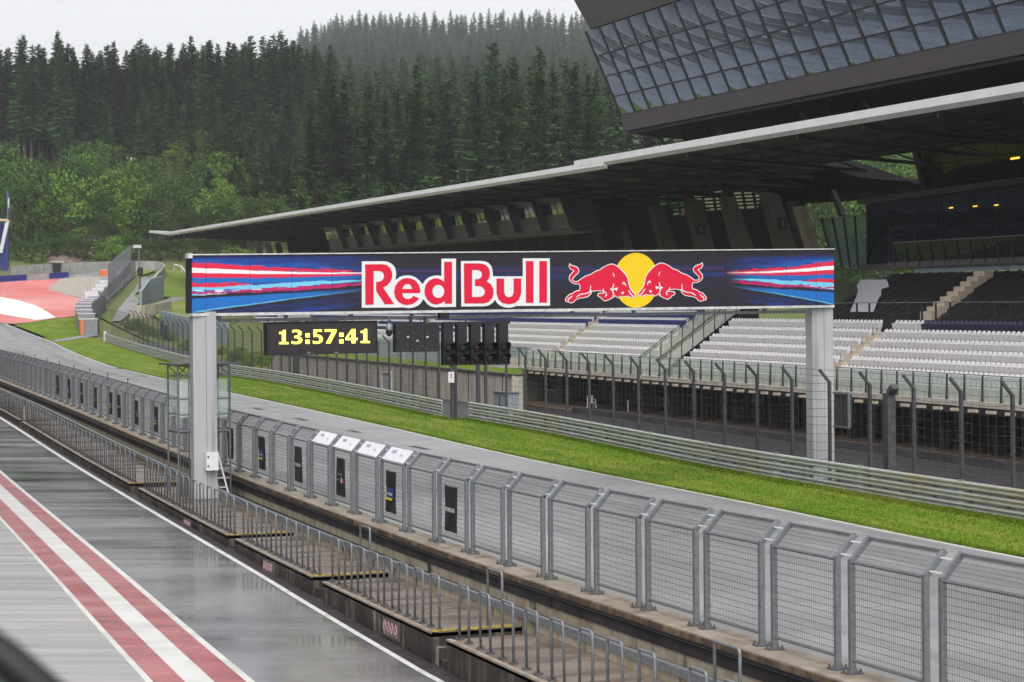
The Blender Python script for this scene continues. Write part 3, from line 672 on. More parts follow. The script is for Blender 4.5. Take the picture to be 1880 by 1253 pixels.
# start lights
q = Bd(875, 600, .15); sg = thing('start_lights', 'five column black start light rig with two round lamps in each column', 'traffic light', q)
mb = MB(); mb.bar(Bd(814, 594, .05), Bd(935, 592, .05), .14, .1); mb.build('top_bar', 'black_matt', sg)
for i, x0 in enumerate((815, 840.7, 865.7, 891, 916.4)):
    y0 = 595 - i * .3
    hd = hungbox(sg, 'light_column', x0, y0, x0 + 17, y0 + 76, .15, .22, 'black_matt')
    lowr = hungbox(sg, 'lamp_housing', x0 - .5, y0 + 34, x0 + 20, y0 + 75.5, .22, .2, 'black_plastic')
    for j, yy in enumerate((y0 + 44, y0 + 64)):
        c0 = Bd(x0 + 10.5, yy, .23); mb = MB(); n = 20; R0 = .155
        ring = lambda rr, off: [c0 + bx * rr * math.cos(2 * math.pi * k / n) + Vector((0, 0, 1)) * rr * math.sin(2 * math.pi * k / n) + bn * off for k in range(n)]
        hoodp = []
        for rr, off in ((R0, 0), (R0 * 1.02, .05)): hoodp.append(ring(rr, off))
        o_ = len(mb.v); mb.v += [tuple(p) for rg in hoodp for p in rg]
        for k in range(n): mb.f.append((k, (k + 1) % n, n + (k + 1) % n, n + k)); mb.m.append(0)
        o_ = len(mb.v)
        ks = [k for k in range(-2, n // 2 + 3)]
        for k in ks:
            a_ = 2 * math.pi * k / n; e = bx * math.cos(a_) + Vector((0, 0, 1)) * math.sin(a_)
            mb.v.append(tuple(c0 + e * R0 * 1.03)); mb.v.append(tuple(c0 + e * R0 * 1.08 + bn * (.1 + .17 * max(0, math.sin(a_)))))
        for k in range(len(ks) - 1): mb.f.append((o_ + 2 * k, o_ + 2 * k + 2, o_ + 2 * k + 3, o_ + 2 * k + 1)); mb.m.append(0)
        mb.build('lamp_hood', 'black_plastic', lowr)
        mb = MB(); mb.v.append(tuple(c0 + bn * .05))
        for rr, off in ((.08, .04), (.14, .012)):
            for p in ring(rr, off): mb.v.append(tuple(p))
        for k in range(n): mb.f.append((0, 1 + k, 1 + (k + 1) % n)); mb.m.append(0); mb.f.append((1 + k, 1 + n + k, 1 + n + (k + 1) % n, 1 + (k + 1) % n)); mb.m.append(0)
        mb.build('lamp_lens', 'lens_green' if (j == 0 and i in (1, 3)) else 'lens_red', lowr, smooth=True)
q = Bd(817, 580, .1); bxo = thing('junction_box', 'small black box clamped to the gantry rail above the start lights', 'junction box', q)
hungbox(bxo, 'case', 809.5, 574.5, 825, 585.5, .12, .25, 'black_plastic'); mb = MB(); mb.tube([Bd(817, 580, .12), Bd(817, 580, .16)], .06, 10); mb.build('lens', 'dome_glass', bxo)

# marshal tower of tubes and glass behind the left column
TX0, TX1 = 11.95, 13.65; TY0 = YG0 + 1.6; TY1 = TY0 + 1.7
tz0 = zplat(TY0); tzf = atY(320, 793, TY0).z; tzr = atY(320, 672, TY0).z
print('tower', [proj(Vector((x, y, tz0)))[:2] for x in (TX0, TX1) for y in (TY0, TY1)], tz0, tzf, tzr)
tw = thing('marshal_tower', 'open steel tube marshal stand with glass screens and ladder behind the left gantry column', 'marshal stand', ((TX0 + TX1) / 2, TY0, tz0))
mb = MB()
for x in (TX0, TX1):
    for y in (TY0, TY1): mb.tube([(x, y, tz0), (x, y, tzr)], .035, 6)
for x in (TX0 + .35, TX0 + .6): mb.tube([(x, TY0, tz0), (x, TY0, tzr)], .022, 6)
for z in (tzf, tzf + .55, tzf + 1.05, tzr - .35, tzr, tz0 + .5):
    for a_, b_ in (((TX0, TY0), (TX1, TY0)), ((TX1, TY0), (TX1, TY1)), ((TX1, TY1), (TX0, TY1)), ((TX0, TY1), (TX0, TY0))): mb.tube([(*a_, z), (*b_, z)], .025, 5)
for k in range(5):
    t0, t1 = TX0 + (TX1 - TX0) * k / 5, TX0 + (TX1 - TX0) * (k + 1) / 5; z0, z1 = (tzr - .35, tzr) if k % 2 else (tzr, tzr - .35)
    for y in (TY0, TY1): mb.tube([(t0, y, z0), (t1, y, z1)], .018, 5)
mb.build('frame', 'galvanised', tw)
mb = MB(); mb.box(((TX0 + TX1) / 2, (TY0 + TY1) / 2, tzr + .05), (TX1 - TX0 + .5, TY1 - TY0 + .5, .06)); mb.build('roof', 'steel_dark', tw)
mb = MB(); mb.box(((TX0 + TX1) / 2, (TY0 + TY1) / 2, tzf - .04), (TX1 - TX0, TY1 - TY0, .06)); mb.build('floor', 'steel_dark', tw)
for (a_, b_) in (((TX0 + .05, TY0), (TX0 + .6, TY0)), ((TX0 + .7, TY0), (TX1 - .08, TY0)), ((TX1, TY0 + .1), (TX1, TY1 - .1)), ((TX0, TY1), (TX1, TY1))):
    mb = MB(); mb.bar((*a_, (tzf + tzr) / 2), (*b_, (tzf + tzr) / 2), .012, tzr - tzf - .9); mb.build('glass_screen', 'glass_clear', tw)
mb = MB()
for dx in (0, .28): mb.tube([(TX0 + .75 + dx, TY0 - .15, tzf + 1.0), (TX0 + .75 + dx, TY0 - .2, tzf + .1), (TX0 + 1.1 + dx, TY0 - 1.2, tz0)], .032, 6)
for k in range(7):
    t = k / 7; p_ = Vector((TX0 + .75, TY0 - .2, tzf)).lerp(Vector((TX0 + 1.1, TY0 - 1.2, tz0)), t); mb.bar(p_, p_ + Vector((.28, 0, 0)), .12, .03)
mb.build('ladder', 'white_steel', tw)
mb = MB()
for k in range(6): mb.tube([(TX0 + .05 + k * .09, TY0 - .05, tz0 + .1), (TX0 + .05 + k * .09, TY0 - .05, tzf)], .012, 4)
mb.build('lower_bars', 'galvanised', tw)
mb = MB(); mb.box((TX0 + .45, TY0 + .1, tz0 + .3), (.8, .5, .6)); mb.build('base_locker', 'facade_grey', tw)
mb = MB(); mb.box((TX0 + .85, TY0 + .3, tzf + .7), (.32, .2, .65)); mb.build('control_cabinet', 'tier_grey', tw)
# ------------------------------------------------------------------ pit wall, signalling platform, rails, debris fence
YEND = 300
def path(x, y0, y1, zf, st=4.0): return [((x, y, zf(y)), (1, 0, 0)) for y in YG(y0, y1, st)]
pw = thing('pit_wall', 'low stained concrete pit wall carrying the row of mesh fence panels beside the track', 'wall', (14.4, 40, zc(40)))
mb = MB(); mb.sweep([(14.12, -.4), (14.75, -.4), (14.75, 1.0), (14.12, 1.0)], path(0, 2, YEND, zc)); mb.build('wall_body', 'concrete_grey', pw)
mb = MB(); mb.sweep([(14.06, 1.0), (14.8, 1.0), (14.8, 1.12), (14.08, 1.12)], path(0, 2, YEND, zc)); mb.build('ledge', 'concrete_ledge', pw)
mb = MB(); mb.sweep([(14.035, 1.005), (14.058, 1.005), (14.058, 1.105), (14.035, 1.105)], path(0, 2, YEND, zc)); mb.build('ledge_face', 'concrete_rust', pw)
mb = MB(); mb.sweep([(14.04, .45), (14.11, .45), (14.11, .735), (14.04, .735)], path(0, 2, YEND, zc)); mb.build('block_course', 'block_stone', pw)
mb = MB(); mb.sweep([(14.02, .735), (14.1, .735), (14.1, .98), (14.02, .955)], path(0, 2, YEND, zc)); pnl = mb.build('rubber_panel', 'rubber_panel', pw)
mb = MB()
for y in np.arange(6, 120, 4.6): mb.box((14.018, y, zc(y) + .845), (.012, .03, .2))
mb.build('panel_joint', 'rubber_black', pnl)
mb = MB()
for dz, dx in ((.955, 13.99), (.99, 14.02)): mb = MB(); mb.tube([(dx, y, zc(y) + dz + .008 * math.sin(y * 1.7)) for y in YG(2, YEND, 2)], .022, 5); mb.build('cable', 'rubber_black', pw)
mb = MB(); mb.sweep([(13.08, .1), (14.06, .1), (14.06, .52), (13.08, .52)], path(0, 2, YEND, zc)); mb.build('cable_trench', 'rubber_black', pw)
bk = thing('guard_kerb', 'low stone kerb with a flat steel beam along the back of the signalling platform', 'kerb', (13.0, 40, zc(40)))
mb = MB(); mb.sweep([(12.95, .2), (13.1, .2), (13.1, .78), (12.95, .78)], path(0, 2, YEND, lambda y: zplat(y) - .61)); mb.build('stone_course', 'block_stone', bk)
mb = MB(); mb.sweep([(12.9, .78), (13.06, .78), (13.06, .9), (12.93, .91)], path(0, 2, YEND, lambda y: zplat(y) - .61)); mb.build('steel_beam', 'galvanised', bk)
# platform segments between the step gaps (gaps picked on the platform edge)
def yplat(px, py): return G(px, py, lambda x, y: zplat(y)).y
gaps = [(yplat(1178, 1352), .8), (yplat(803, 1168), .85), (yplat(580, 1064), .85), (yplat(433, 986), .8), (yplat(252, 892), 1.6), (96, 1.0), (128, 1.0)]
print('gaps', [round(g[0], 1) for g in gaps])
edges = [2] + [v for g, w_ in gaps for v in (g - w_ / 2, g + w_ / 2)] + [YEND]
plat_l = ['nearest length of wet concrete signalling platform in the bottom right corner', 'wet concrete platform length in front of the plain fence panels', 'wet concrete platform length below the banners near the middle', 'short wet concrete platform length right of the left gantry column', 'wet concrete platform length carrying the left gantry column', 'long wet concrete platform length left of the gantry column', 'far wet concrete platform length at the left edge', 'farthest wet concrete platform length out beyond the left edge']
for i in range(len(edges) // 2):
    a, b = edges[2 * i], edges[2 * i + 1]
    pt = thing('signalling_platform', plat_l[i], 'platform', (12, a, zplat(a)), 'signalling platform lengths')
    zb = lambda y: zplat(y)
    mb = MB(); mb.sweep([(XW + .03, -1.2), (12.95, -1.2), (12.95, -.02), (XW + .03, -.02)], [((0, y, zb(y)), (1, 0, 0)) for y in YG(a, b)]); mb.build('body', 'concrete_stained', pt)
    mb = MB(); mb.sweep([(XW, -.09), (12.95, -.09), (12.95, 0), (XW, 0)], [((0, y, zb(y)), (1, 0, 0)) for y in YG(a, b)]); mb.build('floor_slab', 'platform_floor', pt)
    mb = MB(); mb.sweep([(XW, -1.1), (XW + .03, -1.1), (XW + .03, -.03), (XW, -.03)], [((0, y, zb(y)), (1, 0, 0)) for y in YG(a, b)]); mb.build('front_face', 'concrete_stained', pt)
    mb = MB(); mb.sweep([(XW - .01, -.03), (XW + .09, -.03), (XW + .09, .006), (XW - .01, .006)], [((0, y, zb(y)), (1, 0, 0)) for y in YG(a, b)]); mb.build('edge_strip', 'concrete_ledge', pt)
    if i < len(edges) // 2 - 1:
        g, w_ = gaps[i]
        mb = MB()
        for k, (z0, y0) in enumerate(((-.25, b + .62), (-.45, b + .3))): mb.box((12.0, y0 + .1, zb(b) + z0 - .3), (1.6, w_ * .45, .6))
        mb.build('step', 'concrete_stained', pt)
    if i:
        mb = MB(); mb.box((XW + .85, a + .06, zb(a) + .012), (1.66, .09, .03)); mb.build('edge_nosing', 'yellow_paint', pt)
# railing hoops
def hoop(name, w_, h, r=.025):
    t = thing(name, '', 'railing'); mb = MB()
    mb.tube([(0, 0, 0), (0, 0, h - .05), (0, .015, h - .015), (0, .05, h), (0, w_ - .05, h), (0, w_ - .015, h - .015), (0, w_, h - .05), (0, w_, 0)], r, 7); mb.build('hoop', 'galvanised', t, smooth=True)
    for y in (0, w_):
        mb = MB(); mb.box((0, y, .012), (.13, .13, .02)); 
        for sx_ in (-1, 1): mb.tube([(.045 * sx_, y + .04, .02), (.045 * sx_, y + .04, .05)], .01, 4); mb.tube([(.045 * sx_, y - .04, .02), (.045 * sx_, y - .04, .05)], .01, 4)
        mb.build('foot_plate', 'steel_dark', t)
    return freeze(t)
hp = hoop('railing_hoop', .5, 1.0); first = True
Yc = yplat(1145, 1335); n_ = 0
hy = []
for i in range(len(edges) // 2):
    a, b = edges[2 * i] + .12, edges[2 * i + 1] - .62
    n_ = max(1, int(round((b - a) / 1.02))); hy += [a + (b - a) * k / n_ for k in range(n_ + 1)]
for y in hy:
    if 17 < y < 172:
        pos = (XW + .2, y, zplat(y + .25)); rot = (math.atan((zplat(y + .5) - zplat(y)) / .5) * 1.0, 0, 0)
        lab = 'galvanised railing hoop on the platform edge in front of the plain fence panels' if y < gaps[1][0] else 'galvanised railing hoop on the platform edge below the black banners' if y < gaps[4][0] else 'thin distant railing hoop on the platform edge left of the gantry column'
        gpn = 'near railing hoops' if y < gaps[1][0] else 'railing hoops below the banners' if y < gaps[4][0] else 'distant railing hoops'
        rot = (rot[0] + random.uniform(-.01, .01), random.uniform(-.015, .015), random.uniform(-.02, .02))
        if first: hp.location = pos; hp.rotation_euler = rot; hp['label'] = lab; hp['group'] = gpn; first = False
        else: dup(hp, pos, lab, rot, group=gpn)
th_ = hoop('tall_handrail', .75, 1.3, .026)
tl_lab = ['tall steel handrail hoop by the nearest platform step', 'tall steel handrail hoop by the middle platform step', 'tall steel handrail hoop by the step below the white topped panels']
for i, g in enumerate(gaps[:3]):
    pos = (12.35, g[0] - .1, zplat(g[0]) - .2); 
    if i == 0: th_.location = pos; th_['label'] = tl_lab[0]; th_['group'] = 'tall handrails'
    else: dup(th_, pos, tl_lab[i], group='tall handrails')
# number plaques and grates on the platform
for i, (px, py) in enumerate([(712, 1136), (497, 1028), (347, 953)]):
    y = G(px, py - 8, lambda x, y: zplat(y)).y; zz = zplat(y)
    mb = MB(); mb.box((XW - .012, y, zz - .3), (.02, 1.05, .36))
    o = mb.build('number_plaque', 'facade_grey', label=['weathered plaque with pink glyphs on the wall below the nearest hoops', 'weathered plaque with pink glyphs on the platform wall in the middle', 'weathered plaque with pink glyphs on the platform wall by the gantry column'][i], cat='plaque', group='platform wall plaques')
    for k in range(4):
        c_ = (XW - .026, y + .36 - .24 * k, zz - .3); mb = MB()
        mb.tube([(c_[0], c_[1] + .07 * math.cos(t), c_[2] + .1 * math.sin(t) + .02) for t in np.linspace(0, 6.28, 9)], .018, 4)
        mb.box((c_[0], c_[1], c_[2] - .11), (.012, .1, .03)); g_ = mb.build('glyph', 'plaque_pink', o)
mb = MB()
# debris fence panels
PH, PWD, PT = 1.66, 1.96, 2.28
tipc = atY(1752, 1018, atX(1716, 1064, 14.5).y)
AX, AZ = tipc.x - 14.5, tipc.z - atX(1716, 1064, 14.5).z
print('arm', AX, AZ)
AX, AZ = min(max(AX, .25), .6), min(max(AZ, .1), .5)
fp = thing('debris_fence', '', 'fence')
for y in (0.04, PWD - .04):
    mb = MB(); mb.box((0, y, PH / 2), (.09, .07, PH)); mb.bar((0, y, PH - .02), (AX, y, PH + AZ), .07, .08)
    p_ = mb.build('post', 'galvanised', fp)
    mb = MB(); mb.box((0, y, .012), (.26, .2, .024))
    for sx_ in (-1, 1):
        for sy_ in (-1, 1): mb.tube([(.1 * sx_, y + .07 * sy_, .02), (.1 * sx_, y + .07 * sy_, .075)], .016, 5)
    mb.build('foot_plate', 'steel_dark', p_)
mb = MB(); zlo, zhi = .2, PH - .03
for z in (zlo, zhi): mb = MB(); mb.tube([(0, .05, z), (0, PWD - .05, z)], .028, 6); mb.build('rail', 'galvanised', fp)
mb = MB(); mb.bar((AX - .01, .05, PH + AZ - .02), (AX - .01, PWD - .05, PH + AZ - .02), .07, .05)
mb.build('rail', 'galvanised', fp)
mb = MB(); nvw = 33
for i in range(nvw): y = .1 + (PWD - .2) * i / (nvw - 1); mb.wire((-.012, y, zlo), (-.012, y, zhi), .003); mb.wire((.01, y, PH), (AX - .02, y, PH + AZ - .03), .003)
for i in range(1, 14): z = zlo + (zhi - zlo) * i / 14; mb.wire((.0, .07, z), (.0, PWD - .07, z), .0045)
for i in range(1, 6): t = i / 6; mb.wire((AX * t, .07, PH + AZ * t), (AX * t, PWD - .07, PH + AZ * t), .003)
mb.build('wire_mesh', 'mesh_wire', fp)
for (x, z) in ((AX * .15, PH + AZ * .15), (AX * .7, PH + AZ * .7)): mb = MB(); mb.tube([(x, PWD, z), (x, PT, z)], .014, 5); mb.build('tie_rod', 'white_steel', fp)
freeze(fp)
Y0 = 23.4 - PT * 4 - (PT - 0) + PT - PWD          # a panel's far post stands at 23.4
Y0 = 23.4 - PWD - 4 * PT
def zone(y):
    return ('plain galvanised mesh fence panel on the pit wall at the right', 'near fence panels') if y < 36 else ('galvanised mesh fence panel on the pit wall between the column and the plain panels', 'middle fence panels') if y < 66 else ('distant grey mesh fence panel on the pit wall left of the gantry column', 'distant fence panels')
pan = []
k = 0; y = Y0
while y < 205:
    z = zc(y + PWD / 2) + 1.12; sl_ = math.atan((zc(y + PWD) - zc(y)) / PWD); lab, grp_ = zone(y)
    if k == 0: fp.location = (14.5, y, zc(y) + 1.12); fp.rotation_euler = (sl_, 0, 0); fp['label'] = lab; fp['group'] = grp_; o = fp
    else: o = dup(fp, (14.5, y, zc(y) + 1.12), lab, (sl_, 0, 0), group=grp_)
    pan.append((y, o)); y += PT; k += 1
def panel_at(px): # index of the panel seen at an image column
    best = min(range(len(pan)), key=lambda i: abs(proj(Vector((14.5, pan[i][0] + PWD / 2, zc(pan[i][0]) + 2)))[0] - px)); return best
# banners tied to the panels
def banner(i, kind, lab):
    y, o = pan[i]; z = zc(y) + 1.12; sl_ = math.tan(o.rotation_euler[0]); yc = y + PWD * .5
    w_, z0, z1 = .86, .36, 1.42; zb = lambda yy: z + (yy - y) * sl_
    b = thing('fence_banner', lab, 'banner', (14.47, yc, zb(yc)), 'black fence banners')
    mb = MB(); nn = 6
    a_, b_ = yc - w_ / 2, yc + w_ / 2
    P = lambda yy, zz, k_: Vector((14.455 + .012 * math.sin(yy * 9 + zz * 3 + i), yy, zb(yy) + zz))
    for r_ in range(nn + 1):
        for c_ in range(nn + 1): mb.v.append(tuple(P(a_ + (b_ - a_) * c_ / nn, z0 + (z1 - z0) * r_ / nn, 0)))
    mb.f = [(r_ * (nn + 1) + c_, r_ * (nn + 1) + c_ + 1, (r_ + 1) * (nn + 1) + c_ + 1, (r_ + 1) * (nn + 1) + c_) for r_ in range(nn) for c_ in range(nn)]; mb.m = [0] * len(mb.f)
    sh = mb.build('sheet', 'banner_black', b); md = sh.modifiers.new('thick', 'SOLIDIFY'); md.thickness = .006; md.offset = 0
    xa = Vector((0, -1, -sl_)); up = Vector((0, -sl_, 1)); cpos = Vector((14.435, yc, zb(yc) + (z0 + z1) / 2 - .02))
    if kind == 'P': text('PORSCHE', .13, cpos, xa, up, 'print_white', 'lettering', b, bold=.004, xs=1.12)
    elif kind == 'M':
        mb = MB(); e = Vector((-.004, 0, 0)); q = lambda u, v: cpos + xa.normalized() * u + up * v + e
        mb.poly([q(-.3, -.14), q(.3, -.14), q(.3, .13), q(-.3, .13)]); mb.build('logo_field', 'print_blue', b)
        mb = MB(); e = Vector((-.008, 0, 0)); mb.poly([q(-.36, .17), q(-.3, .17), q(-.3, -.13), q(.2, -.13), q(.17, -.19), q(-.36, -.19)]); mb.build('logo_bracket', 'print_yellow', b)
        text('MICHELIN', .085, cpos + e - up * .03, xa, up, 'print_white', 'lettering', b, bold=.003, xs=1.05)
    else:
        text('FIA   WEC', .075, cpos + up * .1, xa, up, 'print_white', 'lettering', b, xs=1.1)
        mb = MB(); e = Vector((-.004, 0, 0)); q = lambda u, v: cpos + xa.normalized() * u + up * v + e
        mb.poly([q(.05, -.13), q(.2, -.13), q(.2, .02), q(.05, .02)]); mb.build('logo_field', 'trim_white', b)
        mb = MB(); mb.poly([q(.21, -.13), q(.34, -.13), q(.34, -.02), q(.21, -.02)]); mb.build('logo_square', 'print_red', b)
        text('world', .06, cpos - up * .05 - xa.normalized() * .22, xa, up, 'print_white', 'lettering', b)
pos = {835: ('P', 'black banner with white wordmark, nearest banner on the fence'), 725: ('M', 'black banner with blue and yellow logo box below the last white topped panel'), 632: ('F', 'black banner with small white text and red square below a white topped panel'), 555: ('P', 'black banner with white wordmark two panels left of the white topped panels'), 488: ('M', 'black banner with blue and yellow logo box, second right of the gantry column'), 431: ('F', 'black banner with small text right beside the gantry column')}
used_p = set()
for px, (kd, lab) in pos.items():
    i = panel_at(px); used_p.add(i); banner(i, kd, lab)
i0 = panel_at(290); kinds = 'MFPMFPMF'; nm = ['nearest the marshal tower', 'second from the marshal tower', 'third from the marshal tower', 'fourth from the marshal tower', 'fifth from the marshal tower', 'sixth from the marshal tower', 'seventh from the marshal tower', 'farthest out along the fence']
for k, px in enumerate((290, 259, 227, 200, 173, 150, 129, 109)):
    i = panel_at(px)
    if i in used_p: i += 1
    used_p.add(i); banner(i, kinds[k], 'small black fence banner left of the gantry, ' + nm[k])
# white printed sheets on four sloped panel tops
for k, px in enumerate((592, 637, 683, 733)):
    i = panel_at(px); y, o = pan[i]; z = zc(y) + 1.12; sl_ = math.tan(o.rotation_euler[0]); zb = lambda yy: z + (yy - y) * sl_
    t = thing('top_sheet', 'white printed sheet on a sloped fence top, ' + ['leftmost of four', 'second from left of four', 'third from left of four', 'rightmost of four'][k], 'sheet', (14.5, y, z), 'white fence top sheets')
    mb = MB(); ya, yb = y + .09, y + PWD - .09; nrm = Vector((-AZ, 0, AX)).normalized() * .03
    A = [Vector((.02, ya, zb(ya) + PH)), Vector((.02, yb, zb(yb) + PH)), Vector((AX - .02, yb, zb(yb) + PH + AZ - .02)), Vector((AX - .02, ya, zb(ya) + PH + AZ - .02))]
    A = [Vector((14.5, 0, 0)) + p + nrm for p in A]; mb.prism(A, nrm * .3); mb.build('sheet', 'sheet_white', t)
    mid = (A[0] + A[1] + A[2] + A[3]) / 4; xa = (A[0] - A[1]).normalized(); ya_ = (A[3] - A[0]).normalized()
    text('track', .17, mid + xa * -.35 + ya_ * .08 + nrm * .4, xa, ya_, 'plaque_blue', 'lettering', t, bold=.004); text('info', .12, mid + xa * .35 + nrm * .4, xa, ya_, 'plaque_blue', 'lettering', t)
# antenna rods behind the far fence
for k, (px, pyt, pyb) in enumerate([(235, 697, 722), (198, 687, 708), (165, 679, 697), (136, 672, 686), (109, 665, 678), (86, 659, 668), (64, 652, 662), (44, 648, 656)]):
    b = atX(px, pyb, 14.72); tp = atX(px, pyt, 14.72)
    mb = MB(); mb.tube([(14.72, b.y, zc(b.y) + 1.1), (14.72, b.y, tp.z)], .022, 5); mb.tube([(14.72, b.y, tp.z - .02), (14.72, b.y, tp.z + .05)], .035, 6)
    mb.build('light_rod', 'steel_dark', label='thin upright rod rising above the distant fence panels, ' + ['nearest the marshal tower', 'second from the tower', 'third from the tower', 'fourth from the tower', 'fifth from the tower', 'sixth from the tower', 'seventh from the tower', 'farthest from the tower'][k], cat='rod', group='rods behind the fence')

# ------------------------------------------------------------------ guardrails
def guardrail(name, lab, ys, xf, ztop=1.06):
    t = thing(name, lab, 'guardrail', (xf(ys[0]), ys[0], zc(ys[0])))
    for z0 in (.05, .4, .75):
        sec = [(.0, z0), (-.07, z0 + .03), (-.085, z0 + .07), (-.01, z0 + .12), (-.01, z0 + .16), (-.085, z0 + .21), (-.07, z0 + .25), (.0, z0 + .28), (.02, z0 + .28), (.02, z0)]
        mb = MB(); mb.sweep(sec, [((xf(y), y, zc(y)), (1, 0, 0)) for y in ys]); mb.build('rail', 'guardrail_steel', t)
    y = ys[0] + .6; k = 0
    while y < ys[-1] and k < 97:
        mb = MB(); mb.box((xf(y) + .1, y, zc(y) + .45), (.1, .12, 1.2)); 
        mb.build('post', 'steel_post', t); y += 2.0; k += 1
    mb = MB()
    y = ys[0] + 1
    while y < ys[-1]:
        for z0 in (.22, .57, .92): mb = MB(); mb.box((xf(y) - .035, y, zc(y) + z0), (.03, .32, .3)); mb.build('splice', 'guardrail_steel', t)
        y += 6.0
    return t
yr1 = G(861.7, 771).y; yl0 = G(823, 770).y
if yl0 < yr1 + 1.2: yl0 = yr1 + 2.0
YE = 226
guardrail('guardrail', 'long three beam steel guardrail along the grass right of the opening', YG(20, yr1, 4), GR)
gl = guardrail('guardrail', 'three beam steel guardrail left of the opening, curving away into the distance', YG(yl0, YE, 4), GR)
mb = MB(); mb.box((GR(YE) - .05, YE + .2, zc(YE) + .6), (.3, .5, 1.3)); mb.build('end_cap', 'white_steel', gl)
print('gap', yr1, yl0)
# catch fences
def catch_fence(lab, ys, xf, zb, hgt, cables, arm=(-.43, .45), posth='steel_post', r=.009):
    t = thing('catch_fence', lab, 'fence', (xf(ys[0]), ys[0], zb(ys[0])))
    for y in ys:
        x, z = xf(y), zb(y)
        mb = MB(); mb.box((x, y, z + hgt / 2 - .3), (.1, .12, hgt + .6)); mb.bar((x, y, z + hgt - .03), (x + arm[0], y, z + hgt + arm[1]), .09, .09)
        mb.build('post', posth, t)
    for j in range(cables):
        h = .45 + (hgt - .5) * j / (cables - 1); mb = MB(); pts = []
        for a, b in zip(ys[:-1], ys[1:]):
            for q in (0, .25, .5, .75): y = a + (b - a) * q; pts.append((xf(y) - .07, y, zb(y) + h - (.05 + .015 * (j % 3)) * 4 * q * (1 - q)))
        mb.tube(pts, r, 3, False); mb.build('cable', 'wire', t)
    for f in (.45, 1.0):
        mb = MB(); pts = [(xf(y) + arm[0] * f, y, zb(y) + hgt + arm[1] * f) for y in ys]; mb.tube(pts, r, 3, False); mb.build('cable', 'wire', t)
    return t
XF = 36.35
yy0 = atX(1845, 800, XF).y; yy1 = atX(956, 800, XF).y; pit_ = (yy1 - yy0) / 15
print('catch', yy0, yy1, pit_)
catch_fence('tall catch fence with cranked posts and sagging cables in front of the white seats', [yy0 + pit_ * k for k in range(-4, 17)], lambda y: XF + .3, lambda y: zc(y) - .1, 4.0, 12)
ysl = [yy1 + pit_ * (k + .6) for k in range(4, 44)]
catch_fence('tall dark catch fence with close set posts behind the left guardrail', [y for y in ysl if y < YE], lambda y: GR(y) + .7, lambda y: zc(y), 4.0, 11)
# thin wire netting on both catch fences
def netting(root_lab, y0, y1, xf, zb, hgt, st, m):
    mb = MB()
    y = y0
    while y < y1: mb.wire((xf(y) - .04, y, zb(y) + .3), (xf(y) - .04, y, zb(y) + hgt), .006); y += st
    return mb
for o in [o for o in COL.objects if o.name.startswith('catch_fence') and o.parent is None]:
    left = 'dark' in o['label']
    if left: mb = netting('', ysl[0], YE, lambda y: GR(y) + .7, zc, 4.0, .16, 'wire')
    else: mb = netting('', yy0 - 10, yy1 + 2, lambda y: XF + .3, lambda y: zc(y), 3.9, .45, 'wire')
    mb.build('netting', 'wire', o)
# posts, ladder and sign at the opening
def post_thing(px, pyt, pyb, w_, lab, m='steel_post', X=36.6, nm='fence_pole'):
    b = atX(px, pyb, X); tp = atX(px, pyt, X); b.z = min(b.z, zc(b.y) + .1)
    mb = MB(); mb.box((X, b.y, (b.z + tp.z) / 2), (w_, w_, tp.z - b.z)); mb.box((X, b.y, tp.z + .03), (w_ * 1.3, w_ * 1.3, .06))
    return mb.build(nm, m, label=lab, cat='post')
post_thing(831, 672, 772, .2, 'dark square post at the guardrail opening, with a small white sign', X=36.2)
post_thing(837.5, 672, 772, .13, 'slimmer grey post right beside the sign post at the opening', X=36.5)
post_thing(544, 652, 695, .42, 'thick grey steel mast behind the left guardrail under the clock', 'steel_post', X=37.6, nm='steel_mast')
post_thing(878, 668, 748, .2, 'grey ladder post behind the guardrail under the start lights', X=37.4)
post_thing(892, 668, 748, .16, 'dark fence pole right of the ladder post under the start lights', X=37.2)
q0, q1 = atX(824.5, 686, 36.0), atX(832, 700, 36.0)
sgn = thing('marker_sign', 'small white sign with a red figure 1 on the dark opening post', 'sign', q1)
mb = MB(); mb.box(((q0.x + q1.x) / 2, (q0.y + q1.y) / 2 - .02, (q0.z + q1.z) / 2), (.36, .02, .62)); mb.build('plate', 'print_white', sgn)
cen = Vector((q0.x, (q0.y + q1.y) / 2 - .035, (q0.z + q1.z) / 2 + .06)); text('1', .4, cen, (1, 0, 0), (0, 0, 1), 'print_red', 'figure', sgn, bold=.01)
text('sc', .16, cen - Vector((0, 0, .24)), (1, 0, 0), (0, 0, 1), 'print_red', 'lettering', sgn)
# ------------------------------------------------------------------ main grandstand
GX = 60.0
Yr = 62.0                                    # right end, just outside the frame
Ym = atX(953, 640, GX).y                     # end of the glass balustrade and colonnade
Yl = 318.0
gs = thing('grandstand', 'long roofed main grandstand with white seats and dark raking columns beyond the track', 'grandstand', (GX, Ym, zs(Ym)))
lin = lambda y0, y1, st=8.0: [((0, y, zs(y)), (1, 0, 0)) for y in YG(y0, y1, st)]
ROWX = lambda k: 61.8 + .8 * k
ROWT = lambda k: 3.4 + .555 * k - .82        # tread height above zs
